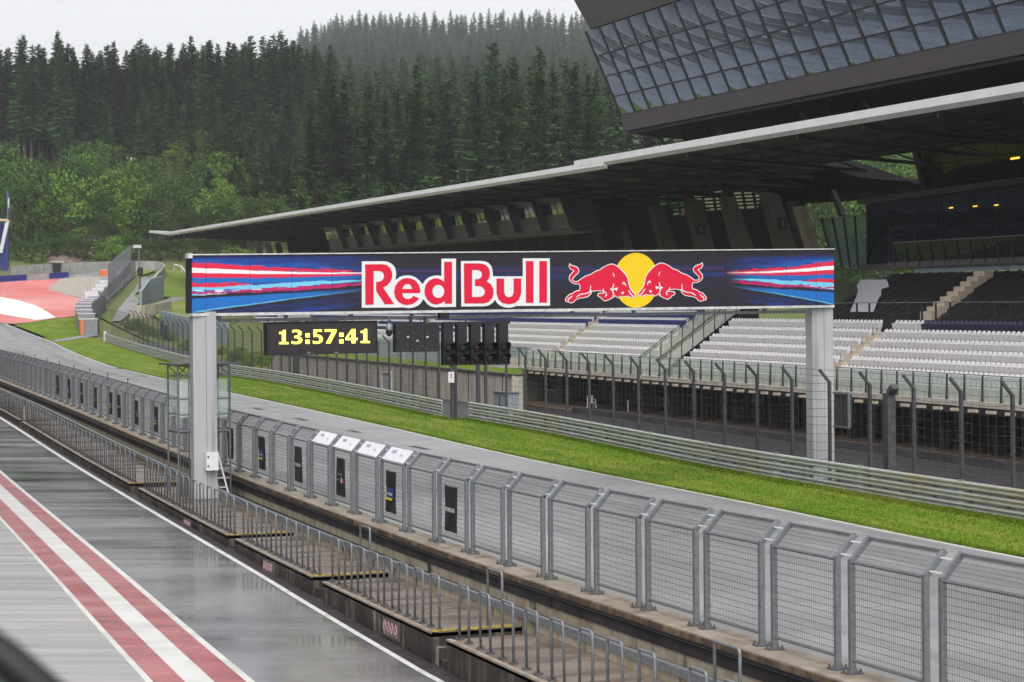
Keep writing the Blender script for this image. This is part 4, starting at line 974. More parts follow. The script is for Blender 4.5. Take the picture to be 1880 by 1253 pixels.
# stepped tier
def tier(k0, k1, y0, y1, nm='tier'):
    sec = [(ROWX(k0) - .45, .9)]
    for k in range(k0, k1 + 1): sec += [(ROWX(k) - .45, ROWT(k)), (ROWX(k) + .35, ROWT(k))]
    sec += [(ROWX(k1) + .36, .9)]
    mb = MB(); mb.sweep(sec, lin(y0, y1)); return mb.build(nm, 'tier_concrete', gs)
Yt = atX(1490, 585, 65.5).y                  # left edge of the covered upper tier
Ys0 = atX(1262, 655, ROWX(0)).y; Ys1 = atX(1196, 640, ROWX(0)).y
print('stand Y', Yr, Yt, Ys0, Ys1, Ym)
tier(-1, 4, Yr, Ys0); tier(-1, 7, Ys1, Ym + 4); tier(0, 8, Ym + 4, Yl)
# front walkway slab, soffit and beam ends
mb = MB(); mb.sweep([(GX - .15, 1.05), (GX + 1.4, 1.05), (GX + 1.4, 1.35), (GX - .15, 1.35)], lin(Yr, Ym)); mb.build('walkway_slab', 'tier_concrete', gs)
mb = MB(); mb.sweep([(GX - .1, .72), (GX + 4.5, .72), (GX + 4.5, 1.04), (GX - .1, 1.04)], lin(Yr, Ym)); mb.build('soffit', 'facade_dark', gs)
y = Yr + .8
while y < Ym:
    mb = MB(); mb.box((GX - .16, y, zs(y) + .84), (.14, .78, .16)); mb.build('beam_end', 'tier_beige', gs); y += 1.63
def balustrade(y0, y1, x, zf, h, pitch, glass, fin=True, nm='balustrade', lean=0.0, rail='galvanised', parent=gs):
    n = max(1, int(round((y1 - y0) / pitch))); dy = (y1 - y0) / n
    mb = MB(); mb.bar((x + lean, y0, zf(y0) + h), (x + lean, y1, zf(y1) + h), .07, .05); b = mb.build(nm, rail, parent)
    for i in range(n + 1):
        y = y0 + i * dy; mb = MB(); z = zf(y)
        mb.hexa([(x - .12, y - .035, z - .35), (x + .1, y - .035, z - .35), (x + .1, y + .035, z - .35), (x - .12, y + .035, z - .35), (x + lean - .03, y - .03, z + h - .03), (x + lean + .05, y - .03, z + h - .03), (x + lean + .05, y + .03, z + h - .03), (x + lean - .03, y + .03, z + h - .03)])
        mb.build('fin', 'truss_dark', b)
        if i < n:
            mb = MB(); a, c = y + .05, y + dy - .05
            za, zb_ = zf(a), zf(c)
            mb.hexa([(x, a, za), (x + .02, a, za), (x + .02, c, zb_), (x, c, zb_), (x + lean, a, za + h - .05), (x + lean + .02, a, za + h - .05), (x + lean + .02, c, zb_ + h - .05), (x + lean, c, zb_ + h - .05)])
            mb.build('glass_pane', glass, b)
    return b
balustrade(Yr, Ym, GX, lambda y: zs(y) + 1.36, 1.42, 1.63, 'glass_pale')
# colonnade: paving, kerb wall, pillars, back wall with glass doors
LOW = -1.75
mb = MB(); mb.sweep([(57.6, LOW - .4), (66, LOW - .4), (66, LOW + .1), (57.6, LOW + .1)], lin(Yr - 10, Ym - .5)); mb.build('paving', 'concrete_rust', gs)
mb = MB(); mb.sweep([(57.2, LOW - .5), (57.55, LOW - .5), (57.55, LOW + .42), (57.2, LOW + .42)], lin(Yr - 10, Ym - 18)); mb.build('kerb_wall', 'asphalt_road', gs)
y = Yr + 2
while y < Ym - 1:
    mb = MB(); mb.box((61.2, y, zs(y) - .5), (.5, .42, 2.6)); mb.build('pillar', 'facade_dark', gs)
    mb = MB(); mb.box((63.9, y + 2.1, zs(y) - .6), (.05, 1.7, 2.2)); d_ = mb.build('glass_door', 'glass_lounge', gs)
    mb = MB()
    for q in (-.87, 0, .87): mb.box((63.86, y + 2.1 + q, zs(y) - .6), (.07, .07, 2.25))
    mb.build('door_frame', 'truss_dark', d_); y += 4.9
mb = MB(); mb.sweep([(64.0, LOW), (64.4, LOW), (64.4, .8), (64.0, .8)], lin(Yr - 10, Ym - .5)); mb.build('back_wall', 'facade_dark', gs)
y = Yr; 
mb = MB()
while y < Ym - 6:
    mb.box((59.6, y, zs(y) + LOW + .115), (2.6, .12, .03)); y += 1.2
mb.build('paving_slat_shadows', 'facade_dark', gs)  # dark bars laid on the paving as painted slat shadows
mb = MB(); mb.box((61.5, Ym + .1, zs(Ym) - .2), (8.6, .5, 3.0)); mb.build('end_wall', 'concrete_light', gs)
# left part: grey panelled front wall
mb = MB(); mb.sweep([(60.9, -.8), (61.2, -.8), (61.2, 2.95), (60.9, 2.95)], lin(Ym + .2, Yl)); wl_ = mb.build('front_wall', 'tier_grey', gs)
mb = MB()
for y in np.arange(Ym + 2, Yl, 3.2): mb.box((60.88, y, zs(y) + 1.6), (.04, .06, 2.6))
mb.build('wall_joints', 'facade_grey', wl_)
mb = MB(); mb.sweep([(58.6, -1), (60.9, -1), (60.9, .95), (58.6, .95)], lin(Ym + .2, Yl)); mb.build('plinth_ledge', 'tier_beige', gs)
# vomitory stair with glass sides
yg = Ys1 - .5; z0 = zs(yg)
xa_, xb_ = ROWX(-1) - .6, ROWX(7) + .4; ra, rb = 1.4, ROWT(7) + .1
mb = MB(); mb.prism([(xa_ + .4, Ys0 + .02, zs(Ys0) + .9), (xb_, Ys0 + .02, zs(Ys0) + .9), (xb_, Ys0 + .02, zs(Ys0) + rb + .35), (xa_ + .4, Ys0 + .02, zs(Ys0) + ra + .35)], (0, .35, 0)); mb.build('stair_side_wall', 'facade_dark', gs)
mb = MB()
for k in range(17):
    t = k / 16; x = xa_ + .6 + (xb_ - xa_ - .6) * t; z = ra - .1 + (rb - ra) * t
    mb.box((x, (Ys0 + 2.4 + Ys1) / 2, z0 + z - .35), (.42, Ys1 - Ys0 - 2.8, .7))
mb.build('stair_flight', 'tier_concrete', gs)
mb = MB(); yv = Ys0 + 2.25; mb.prism([(xa_, yv, zs(yv) - .2), (xb_ + .3, yv, zs(yv) + .4), (xb_ + .3, yv, zs(yv) + rb), (xa_ + .1, yv, zs(yv) + ra - .05)], (0, .3, 0)); mb.build('stair_void_wall', 'canopy_black', gs)  # near-black colour paints the interior shadow of the stair void
for yy_ in (Ys0 + 2.2, Ys1 - .3):
    zz = zs(yy_); n = 8
    P = lambda t, h: Vector((xa_ + .2 + (xb_ - xa_) * t, yy_, zz + ra + (rb - ra) * t + h))
    mb = MB(); mb.bar(P(0, 1.25), P(1, 1.25), .06, .05); mb.bar(P(0, 1.05), P(1, 1.05), .04, .04); hr = mb.build('stair_handrail', 'truss_dark', gs)
    for i in range(n + 1): mb = MB(); mb.bar(P(i / n, 0), P(i / n, 1.25), .05, .05); mb.build('baluster', 'truss_dark', hr)
    for i in range(n):
        a, b = (i + .06) / n, (i + .94) / n; mb = MB(); mb.prism([P(a, .05), P(b, .05), P(b, 1.0), P(a, 1.0)], (0, .02, 0)); mb.build('glass_pane', 'glass_pale', hr)
# covered upper tier at the right with pale patch, ribs, tan stair
xt0, xt1, rt0, rt1 = 66.3, 73.2, 5.6, 8.75
mb = MB(); mb.sweep([(xt0, rt0 - 2), (xt0, rt0), (xt1, rt1), (xt1, rt0 - 2)], lin(Yr - 8, Yt + 2)); tp_ = mb.build('covered_tier', 'tarp_dark', gs)
mb = MB()
for y in np.arange(Yr - 7, Yt + 2, 1.25): mb.bar((xt0, y, zs(y) + rt0 + .04), (xt1, y, zs(y) + rt1 + .04), .09, .1)
mb.build('tarp_rib', 'truss_dark', tp_)
def on_tier(px, py):
    r = ray(px, py); o = Vector((0, 0, HC)); t = 60.0
    f = lambda t: (o + r * t)
    best = None
    for i in range(900):
        t = 60 + i * .1; p = f(t)
        if xt0 <= p.x <= xt1 and p.z <= zs(p.y) + rt0 + (rt1 - rt0) * (p.x - xt0) / (xt1 - xt0) + .12: return p
    return f(110)
pl_ = [(1582, 515), (1628, 515), (1632, 527), (1618, 531), (1618, 543), (1613, 549), (1604, 573), (1561, 573), (1570, 552), (1576, 534), (1573, 526)]
mb = MB(); mb.prism([on_tier(*p) for p in pl_], (0, 0, .05)); mb.build('white_sheet', 'sheet_white', gs)
mb = MB()
for k in range(9):
    a = on_tier(1708 + k * 12.2, 583 - k * 9.2); mb.box((a.x, a.y, a.z + .1), (.7, 1.2, .55))
mb.build('tan_stair', 'tier_beige', gs)
mb = MB(); y = Yr
mb.bar((66.1, Yr, zs(Yr) + 6.75), (66.1, Yt + 1, zs(Yt) + 6.75), .06, .05)
ur = mb.build('tier_rail', 'galvanised', gs); 
for y in np.arange(Yr, Yt + 1, 1.5): mb = MB(); mb.box((66.1, y, zs(y) + 6.1), (.1, .08, 1.25)); mb.build('post', 'truss_dark', ur)
mb = MB(); mb.sweep([(xt1, rt1 + .05), (xt1 + .1, rt1 + .05), (xt1 + .1, rt1 + .45), (xt1, rt1 + .45)], lin(Yr - 8, Yt - 1)); mb.build('clerestory_strip', 'tier_grey', gs)
mb = MB(); mb.sweep([(xt1 - .3, rt1 + .45), (xt1 + 6, rt1 + .45), (xt1 + 6, rt1 + .85), (xt1 - .3, rt1 + .85)], lin(Yr - 8, Yt + 2)); mb.build('gallery_slab', 'facade_grey', gs)
balustrade(Yr - 6, Yt + 1, xt1 - .2, lambda y: zs(y) + rt1 + .85, 1.35, 1.5, 'glass_dark', nm='gallery_balustrade', lean=-.3)
# railing in front of the back rows beyond the stair is hidden by the sign board

# ------------------------------------------------------------------ seats
def seat_mesh(mb, o, yaw=0):
    w2 = .2; x, y, z = o
    pr = [(-w2, .28), (-w2, .62), (-w2 * .86, .74), (-w2 * .5, .815), (0, .84), (w2 * .5, .815), (w2 * .86, .74), (w2, .62), (w2, .28)]
    n = len(pr); o_ = len(mb.v)
    for sx_ in (0, 1):
        for (a, h) in pr:
            cur = .05 * (1 - (a / w2) ** 2)
            mb.v.append((x + .12 + (h - .28) * .2 + cur + sx_ * .045, y + a, z + h))
    for i in range(n): mb.f.append((o_ + i, o_ + (i + 1) % n, o_ + n + (i + 1) % n, o_ + n + i)); mb.m.append(0)
    for i in range(n // 2):     # strips across
        a, b = i, n - 1 - i
        if a + 1 <= b - 1 or a + 1 == b - 1:
            if a + 1 == b - 1 + 0 and False: pass
            q = [a, a + 1, b - 1, b] if a + 1 != b - 1 else [a, a + 1, b]
            mb.f.append(tuple(o_ + k for k in q)); mb.m.append(0); mb.f.append(tuple(o_ + n + k for k in reversed(q))); mb.m.append(0)
    mb.hexa([(x + .02, y - .19, z + .3), (x + .11, y - .19, z + .3), (x + .11, y + .19, z + .3), (x + .02, y + .19, z + .3), (x - .04, y - .19, z + .62), (x + .03, y - .19, z + .64), (x + .03, y + .19, z + .64), (x - .04, y + .19, z + .62)])
    mb.box((x + .1, y, z + .15), (.08, .3, .3))
aisles = [atX(1568, 648, ROWX(1)).y, atX(1046, 606, ROWX(1)).y, atX(770, 602, ROWX(2)).y, 238, 280]
print('aisles', aisles)
spots = []
for k in range(-1, 9):
    y = Yr + .2
    while y < Yl - 1:
        z = zs(y) + ROWT(k); x = ROWX(k)
        ok = not (Ys0 - .3 < y < Ys1 + .3) and all(abs(y - a) > .75 for a in aisles)
        if y < Ys0 and k > 4: ok = False
        if y > Ym + 4 and k < 0: ok = False
        if k > 7 and y < Ym + 4: ok = False
        if ok:
            c = 'w'
            if y < atX(1690, 590, ROWX(4)).y and k == 4: c = 'n'
            if y > Ys1 and k >= 4: c = 'b'
            if y > 165 and (k in (3,) or (k == 2 and y > 176)): c = 'b'
            if y > 205: c = 'w' if (int(y / 17) + k) % 3 == 0 else 'b'
            spots.append((x, y, z, k, c))
        y += .46
vis = []
bx0, bx1 = 352, 1531
for s_ in spots:
    px, py, D = proj(Vector((s_[0], s_[1], s_[2] + .6)))
    if px > 1885 or px < 300: continue
    if 1476 < px < 1534: continue
    if py < 560 + 15 and px < 1531: continue
    vis.append((D, s_))
vis.sort(key=lambda a: a[0]); ind = set(id(s_) for D, s_ in vis[:300])
protos = {}
for c, m in (('w', 'seat_white'), ('n', 'seat_navy'), ('b', 'seat_blue')):
    me = MB(); seat_mesh(me, (0, 0, 0)); o = me.build('stadium_seat', m); protos[c] = o.data; bpy.data.objects.remove(o)
slab = {'w': 'white folding seat in the lower rows of the grandstand at the right', 'n': 'navy folding seat in the top seat row at the right edge', 'b': 'blue folding seat in the upper rows of the grandstand'}
rest = {'w': MB(), 'n': MB(), 'b': MB()}; rs_ = MB()
for s_ in spots:
    if id(s_) in ind:
        o = bpy.data.objects.new('stadium_seat', protos[s_[4]]); COL.objects.link(o); o.location = s_[:3]
        lab = slab[s_[4]]
        if s_[4] == 'w':
            lab = 'white folding seat directly behind the glass front of the grandstand' if s_[3] == -1 else 'white folding seat in the %s row above the glass rail, in the right part' % ['first', 'second', 'third', 'fourth', 'fifth'][s_[3]]
        tag(o, lab, 'seat', 'stadium seats ' + s_[4] + ('front' if s_[3] == -1 else str(s_[3])) if False else {'w': 'white seats of row ', 'n': 'navy seats of row ', 'b': 'blue seats of row '}[s_[4]] + ['one', 'two', 'three', 'four', 'five', 'six', 'seven', 'eight', 'nine', 'ten'][s_[3] + 1])
    else:
        rs_.k = {'w': 0, 'n': 1, 'b': 2}[s_[4]]; seat_mesh(rs_, s_[:3])
rs_.build('distant_seats', ['seat_white', 'seat_navy', 'seat_blue'], kind='stuff', label='rows of white and blue folding seats filling the rest of the grandstand', cat='seats', fixn=False)
for a in aisles:
    mb = MB()
    for k in range(0, 9):
        if a < Ys0 and k > 3: continue
        mb.box((ROWX(k) - .05, a, zs(a) + ROWT(k) + .2), (.75, 1.15, .42))
    mb.build('aisle_steps', 'tier_beige', gs)

# ------------------------------------------------------------------ roofs, press boxes, rakers, back wall
Yq = atX(1054, 300, 62).y; Yend = atX(308, 429, 62).y; Yr2 = 55.0
def rz(px, py, X): return atX(px, py, X).z
zA0, zA1 = rz(1880, 150.6, 62), rz(1054, 296, 62); yA0 = atX(1880, 150.6, 62).y
sA = (zA1 - zA0) / (Yq - yA0); zRf = lambda y: zA1 + sA * (y - Yq)                     # right roof, top of fascia
zB0, zB1 = rz(1045.5, 304.8, 62), rz(310, 425.8, 62); yB0, yB1 = atX(1045.5, 304.8, 62).y, atX(310, 425.8, 62).y
zLf = lambda y: zB0 + (zB1 - zB0) * (y - yB0) / (yB1 - yB0)
XRr = 79.0; zRr = lambda y: rz(1880, 235, XRr) + sA * (y - atX(1880, 235, XRr).y)
print('roof', Yq, Yend, zA0, zA1, zB0, zB1, [zRr(Yr), zRr(Yq)], rz(437, 451, 85), atX(437, 451, 85).y)
def roof(nm, y0, y1, zf, zr, xr, thick):
    r_ = MB(); pts = []
    Y = YG(y0, y1, 10)
    for y in Y:
        pts.append([(62.35, y, zf(y) - thick), (xr, y, zr(y) - .5), (xr, y, zr(y)), (62.35, y, zf(y) - .02)])
    o_ = 0
    for p in pts: r_.v += p
    for i in range(len(Y) - 1):
        for k in range(4): q = (k + 1) % 4; r_.f.append((4 * i + k, 4 * i + q, 4 * i + 4 + q, 4 * i + 4 + k)); r_.m.append(0)
    r_.f += [(0, 1, 2, 3), tuple(4 * (len(Y) - 1) + k for k in (3, 2, 1, 0))]; r_.m += [0, 0]
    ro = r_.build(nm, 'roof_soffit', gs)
    fs = MB(); o_ = 0
    for y in Y: fs.v += [(61.98, y, zf(y) - thick), (62.34, y, zf(y) - thick - .25), (62.34, y, zf(y)), (62.0, y, zf(y))]
    for i in range(len(Y) - 1):
        for k in range(4): q = (k + 1) % 4; fs.f.append((4 * i + k, 4 * i + q, 4 * i + 4 + q, 4 * i + 4 + k)); fs.m.append(0)
    fs.f += [(0, 1, 2, 3), tuple(4 * (len(Y) - 1) + k for k in (3, 2, 1, 0))]; fs.m += [0, 0]
    fo = fs.build('roof_fascia', 'roof_fascia', ro)
    j = MB()
    for y in np.arange(y0 + 2, y1, 4.0): j.box((61.985, y, zf(y) - thick / 2), (.03, .03, thick))
    j.build('fascia_joint', 'trim_white', fo)
    t = MB()
    for y in np.arange(y0 + 4, y1 - 1, 8.0):
        a, b = Vector((62.6, y, zf(y) - thick - .1)), Vector((xr - 1, y, zr(y) - .9)); t.bar(a - Vector((0, 0, .35)), b - Vector((0, 0, .9)), .22, .25)
        for q in range(5):
            u0, u1 = q / 5, (q + 1) / 5; t.bar(a.lerp(b, u0) - Vector((0, 0, .1)), (a - Vector((0, 0, .35))).lerp(b - Vector((0, 0, .9)), u1), .1, .1)
    for q in (.25, .5, .75):
        pts = [(62.6 + (xr - 63.6) * q, y, (zf(y) - thick) * (1 - q) + (zr(y) - .6) * q - .35) for y in (y0 + 1, y1 - 1)]; t.bar(pts[0], pts[1], .2, .3)
    t.build('roof_truss', 'truss_dark', ro)
    return ro
roof('roof', Yr2, Yq, zRf, zRr, XRr, .5)
zLr = lambda y: zLf(y) + .55
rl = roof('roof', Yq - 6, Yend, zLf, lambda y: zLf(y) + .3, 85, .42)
# kinked tip at the far end
tpv = atX(279, 424, 61.6)
mb = MB(); a = Vector((62.0, Yend, zLf(Yend))); b = Vector((61.2, Yend + 13, zLf(Yend) + .9)); mb.hexa([a + Vector((0, 0, -.5)), a + Vector((1.6, 0, -.5)), b + Vector((1.2, 0, -.3)), b + Vector((0, 0, -.3)), a, a + Vector((1.6, 0, 0)), b + Vector((1.2, 0, .1)), b + Vector((0, 0, .1))]); mb.build('roof_tip', 'roof_fascia', rl)
mb = MB()
for k in range(5): y = Yend + 7 - k * 4.5; mb.box((63, y, zLf(y) - 1.0), (.7, .9, .8))
mb.build('floodlight', 'truss_dark', rl)
# thin lightning rods along the roof edge
for px, pyt, pyb in ((704, 338, 358), (858, 310, 331), (961, 294, 314), (1047, 295, 304)):
    p = atX(px, pyb, 63); mb = MB(); mb.tube([(63, p.y, p.z - .3), (63, p.y, atX(px, pyt, 63).z)], .03, 4); mb.build('lightning_rod', 'facade_grey', rl)
# press boxes hanging below the roof
zz6 = lambda x, y: (560 + x / 3.615, 260 + y / 3.615)
TLx = [120, 215, 312, 413, 527, 645, 768, 903, 1040, 1190, 1350, 1520]; TLy = [570, 555, 543, 528, 510, 497, 482, 462, 440, 420, 398, 372]
TRx = [205, 305, 410, 525, 640, 765, 893, 1030, 1185, 1340, 1505, 1695]; TRy = [572, 560, 545, 532, 515, 500, 486, 468, 448, 430, 405, 380]
BLx = [172, 262, 362, 468, 585, 700, 830, 962, 1105, 1258, 1420, 1595]; BLy = [718, 708, 700, 690, 680, 672, 662, 648, 636, 622, 612, 592]
BRx = [255, 352, 460, 572, 690, 815, 945, 1085, 1240, 1395, 1570, 1760]; BRy = [710, 702, 692, 680, 672, 660, 648, 636, 622, 606, 594, 575]
for i in range(12):
    a, b = atX(*zz6(TLx[i], TLy[i]), 71.1), atX(*zz6(TRx[i], TRy[i]), 70.1); d, c = atX(*zz6(BLx[i], BLy[i]), 71.7), atX(*zz6(BRx[i], BRy[i]), 70.7)
    e = Vector((3.2, 0, 0)); mb = MB(); mb.hexa([d, c, c + e, d + e, a, b, b + e, a + e]); bo = mb.build('press_box', 'facade_box', gs)
    nrm = (b - a).cross(d - a).normalized(); nrm = nrm if nrm.x < 0 else -nrm
    L, Rt = (lambda t: a.lerp(d, t)), (lambda t: b.lerp(c, t))
    mb = MB(); mb.prism([L(.25) + nrm * .02, Rt(.1) + nrm * .02, Rt(.5) + nrm * .02, L(.55) + nrm * .02], nrm * .03); wn = mb.build('window', 'glass_box', bo)
    mb = MB()
    for q in (0, .25, .5, .75, 1): mb.bar(L(.25).lerp(Rt(.1), q) + nrm * .06, L(.55).lerp(Rt(.5), q) + nrm * .06, .08, .05)
    mb.build('mullions', 'truss_dark', wn)
a0, a1 = atX(*zz6(172, 722), 71.5), atX(*zz6(1790, 578), 71.5)
mb = MB(); mb.bar(a0 + Vector((1.5, 0, -.1)), a1 + Vector((1.5, 0, -.1)), 3.4, .35); mb.build('press_floor', 'facade_grey', gs)
# raking concrete columns (seen edge-on from the track)
def raker(pts, X, m, thick=1.0, nm='raking_column'):
    yb = atX(*pts[-1], X).y; mb = MB(); P = [atY(*p, yb) for p in pts]; mb.prism(P, (0, thick, 0)); return mb.build(nm, m, gs)
z6 = lambda x, y: (1040 + x / 3.615, 260 + y / 3.615)
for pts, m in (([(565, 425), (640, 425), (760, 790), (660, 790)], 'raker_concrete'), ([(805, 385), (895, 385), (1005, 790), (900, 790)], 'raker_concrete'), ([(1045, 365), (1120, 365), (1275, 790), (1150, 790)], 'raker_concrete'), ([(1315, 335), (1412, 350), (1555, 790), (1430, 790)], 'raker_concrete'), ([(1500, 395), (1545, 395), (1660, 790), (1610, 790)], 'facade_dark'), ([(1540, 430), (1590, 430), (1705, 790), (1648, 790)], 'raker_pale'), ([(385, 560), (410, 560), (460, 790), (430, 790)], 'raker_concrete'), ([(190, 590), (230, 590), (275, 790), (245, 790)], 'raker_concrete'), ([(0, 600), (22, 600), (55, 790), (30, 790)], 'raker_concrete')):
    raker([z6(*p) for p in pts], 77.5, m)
for i in range(11):
    x = BRx[i] - 10; y = BRy[i] + 4; raker([zz6(x, y), zz6(x + 16, y - 2), zz6(x + 45, 800), zz6(x + 22, 800)], 76.5, 'raker_concrete', .6)
for px in (437, 452, 470, 488, 506, 528, 552, 578):
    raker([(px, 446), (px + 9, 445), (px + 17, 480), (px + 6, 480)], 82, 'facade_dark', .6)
for px, py, t in ((1278, 415, 'C'), (1428, 403, 'J')):
    a = atX(px, py + 8, 77.5); yb = atX(*z6(1430 if px > 1400 else 900, 790), 77.5).y - .02; c = atY(px + 9, py + 7, yb)
    mb = MB(); mb.box((c.x, yb - .02, c.z), (.95, .04, 1.0)); pq = mb.build('plaque', 'banner_black', gs); 
    pq['_o'] = gs['_o']; text(t, .55, (c.x, yb - .045, c.z), (1, 0, 0), (0, 0, 1), 'tier_concrete', 'letter', pq)
# rear wall with slatted openings (hill shows through)
XW2 = 86.0
holes = [[(1118, 364), (1141, 362), (1141, 378), (1118, 378)], [(1152, 363), (1196, 360), (1196, 377), (1152, 377)], [(1211, 361), (1262, 358), (1264, 395), (1238, 396), (1236, 378), (1212, 379)], [(1272, 358), (1330, 350), (1332, 385), (1288, 389)], [(1346, 350), (1405, 345), (1396, 383), (1356, 384)]]
mb = MB(); mb.poly([atX(*p, XW2) for p in [(597, 425), (900, 372), (1060, 330), (1478, 320), (1478, 480), (597, 480)]], [[atX(*p, XW2) for p in h] for h in holes])
rw = mb.build('rear_wall', 'facade_dark', gs); md = rw.modifiers.new('t', 'SOLIDIFY'); md.thickness = .3
mb = MB()
for h in holes:
    x0, x1 = min(p[0] for p in h), max(p[0] for p in h); y0, y1 = min(p[1] for p in h), max(p[1] for p in h)
    for q in range(1, 6): yy_ = y0 + (y1 - y0) * q / 6 ; mb.bar(atX(x0, yy_ + 1, XW2 - .1), atX(x1, yy_ - 2, XW2 - .1), .08, .16)
    for q in range(1, 3): xx = x0 + (x1 - x0) * q / 3; mb.bar(atX(xx - 4, y0, XW2 - .15), atX(xx + 3, y1, XW2 - .15), .2, .2)
mb.build('opening_slats', 'truss_dark', rw)
mb = MB()
for px, py, w_, h in ((1246, 361, 6, 8), (1255, 361, 6, 8), (1250, 372, 7, 8), (1252, 382, 7, 8), (1246, 391, 4, 5), (1255, 390, 7, 7)): 
    mb.k = 1 if py in (372, 382) else 0; mb.prism([atX(px, py, XW2 - .4), atX(px + w_, py, XW2 - .4), atX(px + w_, py + h, XW2 - .4), atX(px, py + h, XW2 - .4)], (.1, 0, 0))
mb.build('striped_flag', ['print_red', 'print_white'], rw)
# dark wing shaped rear canopies
def wing(pts, X, t, nm='rear_canopy'):
    mb = MB(); mb.prism([atX(*p, X) for p in pts], (t, 0, 0)); return mb.build(nm, 'canopy_black', gs)
wing([(1040, 330), (1270, 318), (1460, 291), (1500, 300), (1568, 324), (1625, 331), (1668, 332.5), (1679, 339), (1622, 348.5), (1592, 351), (1480, 343), (1040, 352)], 84, 5)
wing([(1400, 343.5), (1500, 345), (1590, 353), (1560, 357), (1470, 368), (1400, 372)], 83, 5)
mb = MB(); mb.bar(atX(1267, 319, 80), atX(1460, 291, 80), .12, .16); mb.build('canopy_rail', 'trim_white', gs)
mb = MB(); a = atX(1529, 352, 79.6); b = atX(1578, 475, 79.6); mb.bar(a, b, .4, .4); mb.build('canopy_strut', 'truss_dark', gs)
# ------------------------------------------------------------------ glass lounge building
XL = 79.0; yl0, yl1 = 50.0, atX(1590, 400, XL).y; zb_, zt_ = rz(1735, 476, XL), rz(1735, 357, XL)
lg = thing('lounge_building', 'dark glass lounge building behind the covered tier at the right edge', 'building', (XL, yl1, zb_))
mb = MB(); mb.box((XL + 4.2, (yl0 + yl1) / 2, (zb_ + zt_) / 2), (8, yl1 - yl0, zt_ - zb_)); mb.build('core', 'facade_dark', lg)
mb = MB(); mb.box((XL + 3.9, (yl0 + yl1) / 2, zt_ + .22), (9, yl1 - yl0 + .6, .42)); mb.build('roof_edge', 'facade_grey', lg)
mb = MB(); mb.box((XL + 3.9, (yl0 + yl1) / 2, zb_ - .22), (9, yl1 - yl0, .4)); mb.build('floor_edge', 'facade_grey', lg)
npn = 22; dy = (yl1 - yl0) / npn
for i in range(npn):
    y = yl0 + i * dy
    for z0, z1 in ((zb_ + .03, zb_ + (zt_ - zb_) * .47), (zb_ + (zt_ - zb_) * .49, zt_ - .03)):
        mb = MB(); n = 6; k0 = random.uniform(-.05, .05); k1 = random.uniform(-.04, .04)
        for r_ in range(n + 1):
            for c_ in range(n + 1):
                u, v = c_ / n, r_ / n; mb.v.append((XL - .05 - (.012 + k0 * .12) * math.sin(math.pi * u) * math.sin(math.pi * v) + k1 * .3 * v * .2, y + .05 + (dy - .1) * u, z0 + (z1 - z0) * v))
        mb.f = [(r_ * (n + 1) + c_, r_ * (n + 1) + c_ + 1, (r_ + 1) * (n + 1) + c_ + 1, (r_ + 1) * (n + 1) + c_) for r_ in range(n) for c_ in range(n)]; mb.m = [0] * len(mb.f)
        mb.build('window', 'glass_lounge', lg, smooth=True)
    mb = MB(); mb.box((XL - .03, y, (zb_ + zt_) / 2), (.14, .09, zt_ - zb_)); mb.build('mullion', 'truss_dark', lg)
for px, py in ((1746, 382), (1790, 379), (1829, 377)):
    p = atX(px, py, XL - .12); mb = MB(); mb.box((p.x, p.y, p.z), (.05, .45, .08)); mb.build('ceiling_lamp', 'lamp_yellow', lg)
# slanted windscreen at its left end
ws = thing('glass_windscreen', 'slanted greenish glass windscreen with dark posts at the left end of the lounge', 'windscreen', atX(1545, 470, 78))
for i in range(4):
    q0, q1 = i / 4, (i + 1) / 4; T = lambda q: atX(1508 + 82 * q, 402 - 7 * q, 77.6); B = lambda q: atX(1532 + 58 * q, 490, 78.6)
    mb = MB(); mb.prism([T(q0), T(q1), B(q1), B(q0)], (.03, 0, 0)); mb.build('glass_pane', 'glass_tint', ws)
    mb = MB(); mb.bar(T(q0), B(q0), .16, .16); mb.build('post', 'truss_dark', ws)
mb = MB(); mb.bar(T(0), T(1), .1, .1); mb.build('top_rail', 'galvanised', ws)
# leaning glazed box above the lounge
ub = thing('upper_box', 'leaning dark glazed box above the lounge at the right edge', 'building', (83, 60, zt_))
yu1 = atX(1702, 350, 83.2).y; zt2 = atY(1680, 265, yu1); zb2 = atX(1702, 350, 83.2)
mb = MB(); y0 = 45
X0, Z0, X1, Z1 = zb2.x, zb2.z, zt2.x, zt2.z
mb.hexa([(X0 + .1, y0, Z0), (X0 + 9, y0, Z0), (X0 + 9, yu1, Z0), (X0 + .1, yu1, Z0), (X1 + .1, y0, Z1), (X0 + 9, y0, Z1), (X0 + 9, yu1, Z1), (X1 + .1, yu1, Z1)]); mb.build('body', 'facade_dark', ub)
n = 16
for i in range(n):
    a, b = y0 + (yu1 - y0) * i / n, y0 + (yu1 - y0) * (i + 1) / n
    for t0, t1 in ((.03, .5), (.52, .96)):
        P = lambda y, t: Vector((X0 + (X1 - X0) * t, y, Z0 + (Z1 - Z0) * t)); mb = MB(); mb.prism([P(a + .05, t0), P(b - .05, t0), P(b - .05, t1), P(a + .05, t1)], (-.04, 0, 0)); mb.build('window', 'glass_upper', ub)
mb = MB(); mb.bar((X0, yu1 + .1, Z0), (X1, yu1 + .1, Z1), .5, .5); mb.build('end_frame', 'facade_grey', ub)
p = atX(1868, 291, 81.2); mb = MB(); mb.box((81.0, p.y, p.z), (.06, 1.0, .14)); mb.build('ceiling_lamp', 'lamp_yellow', ub)
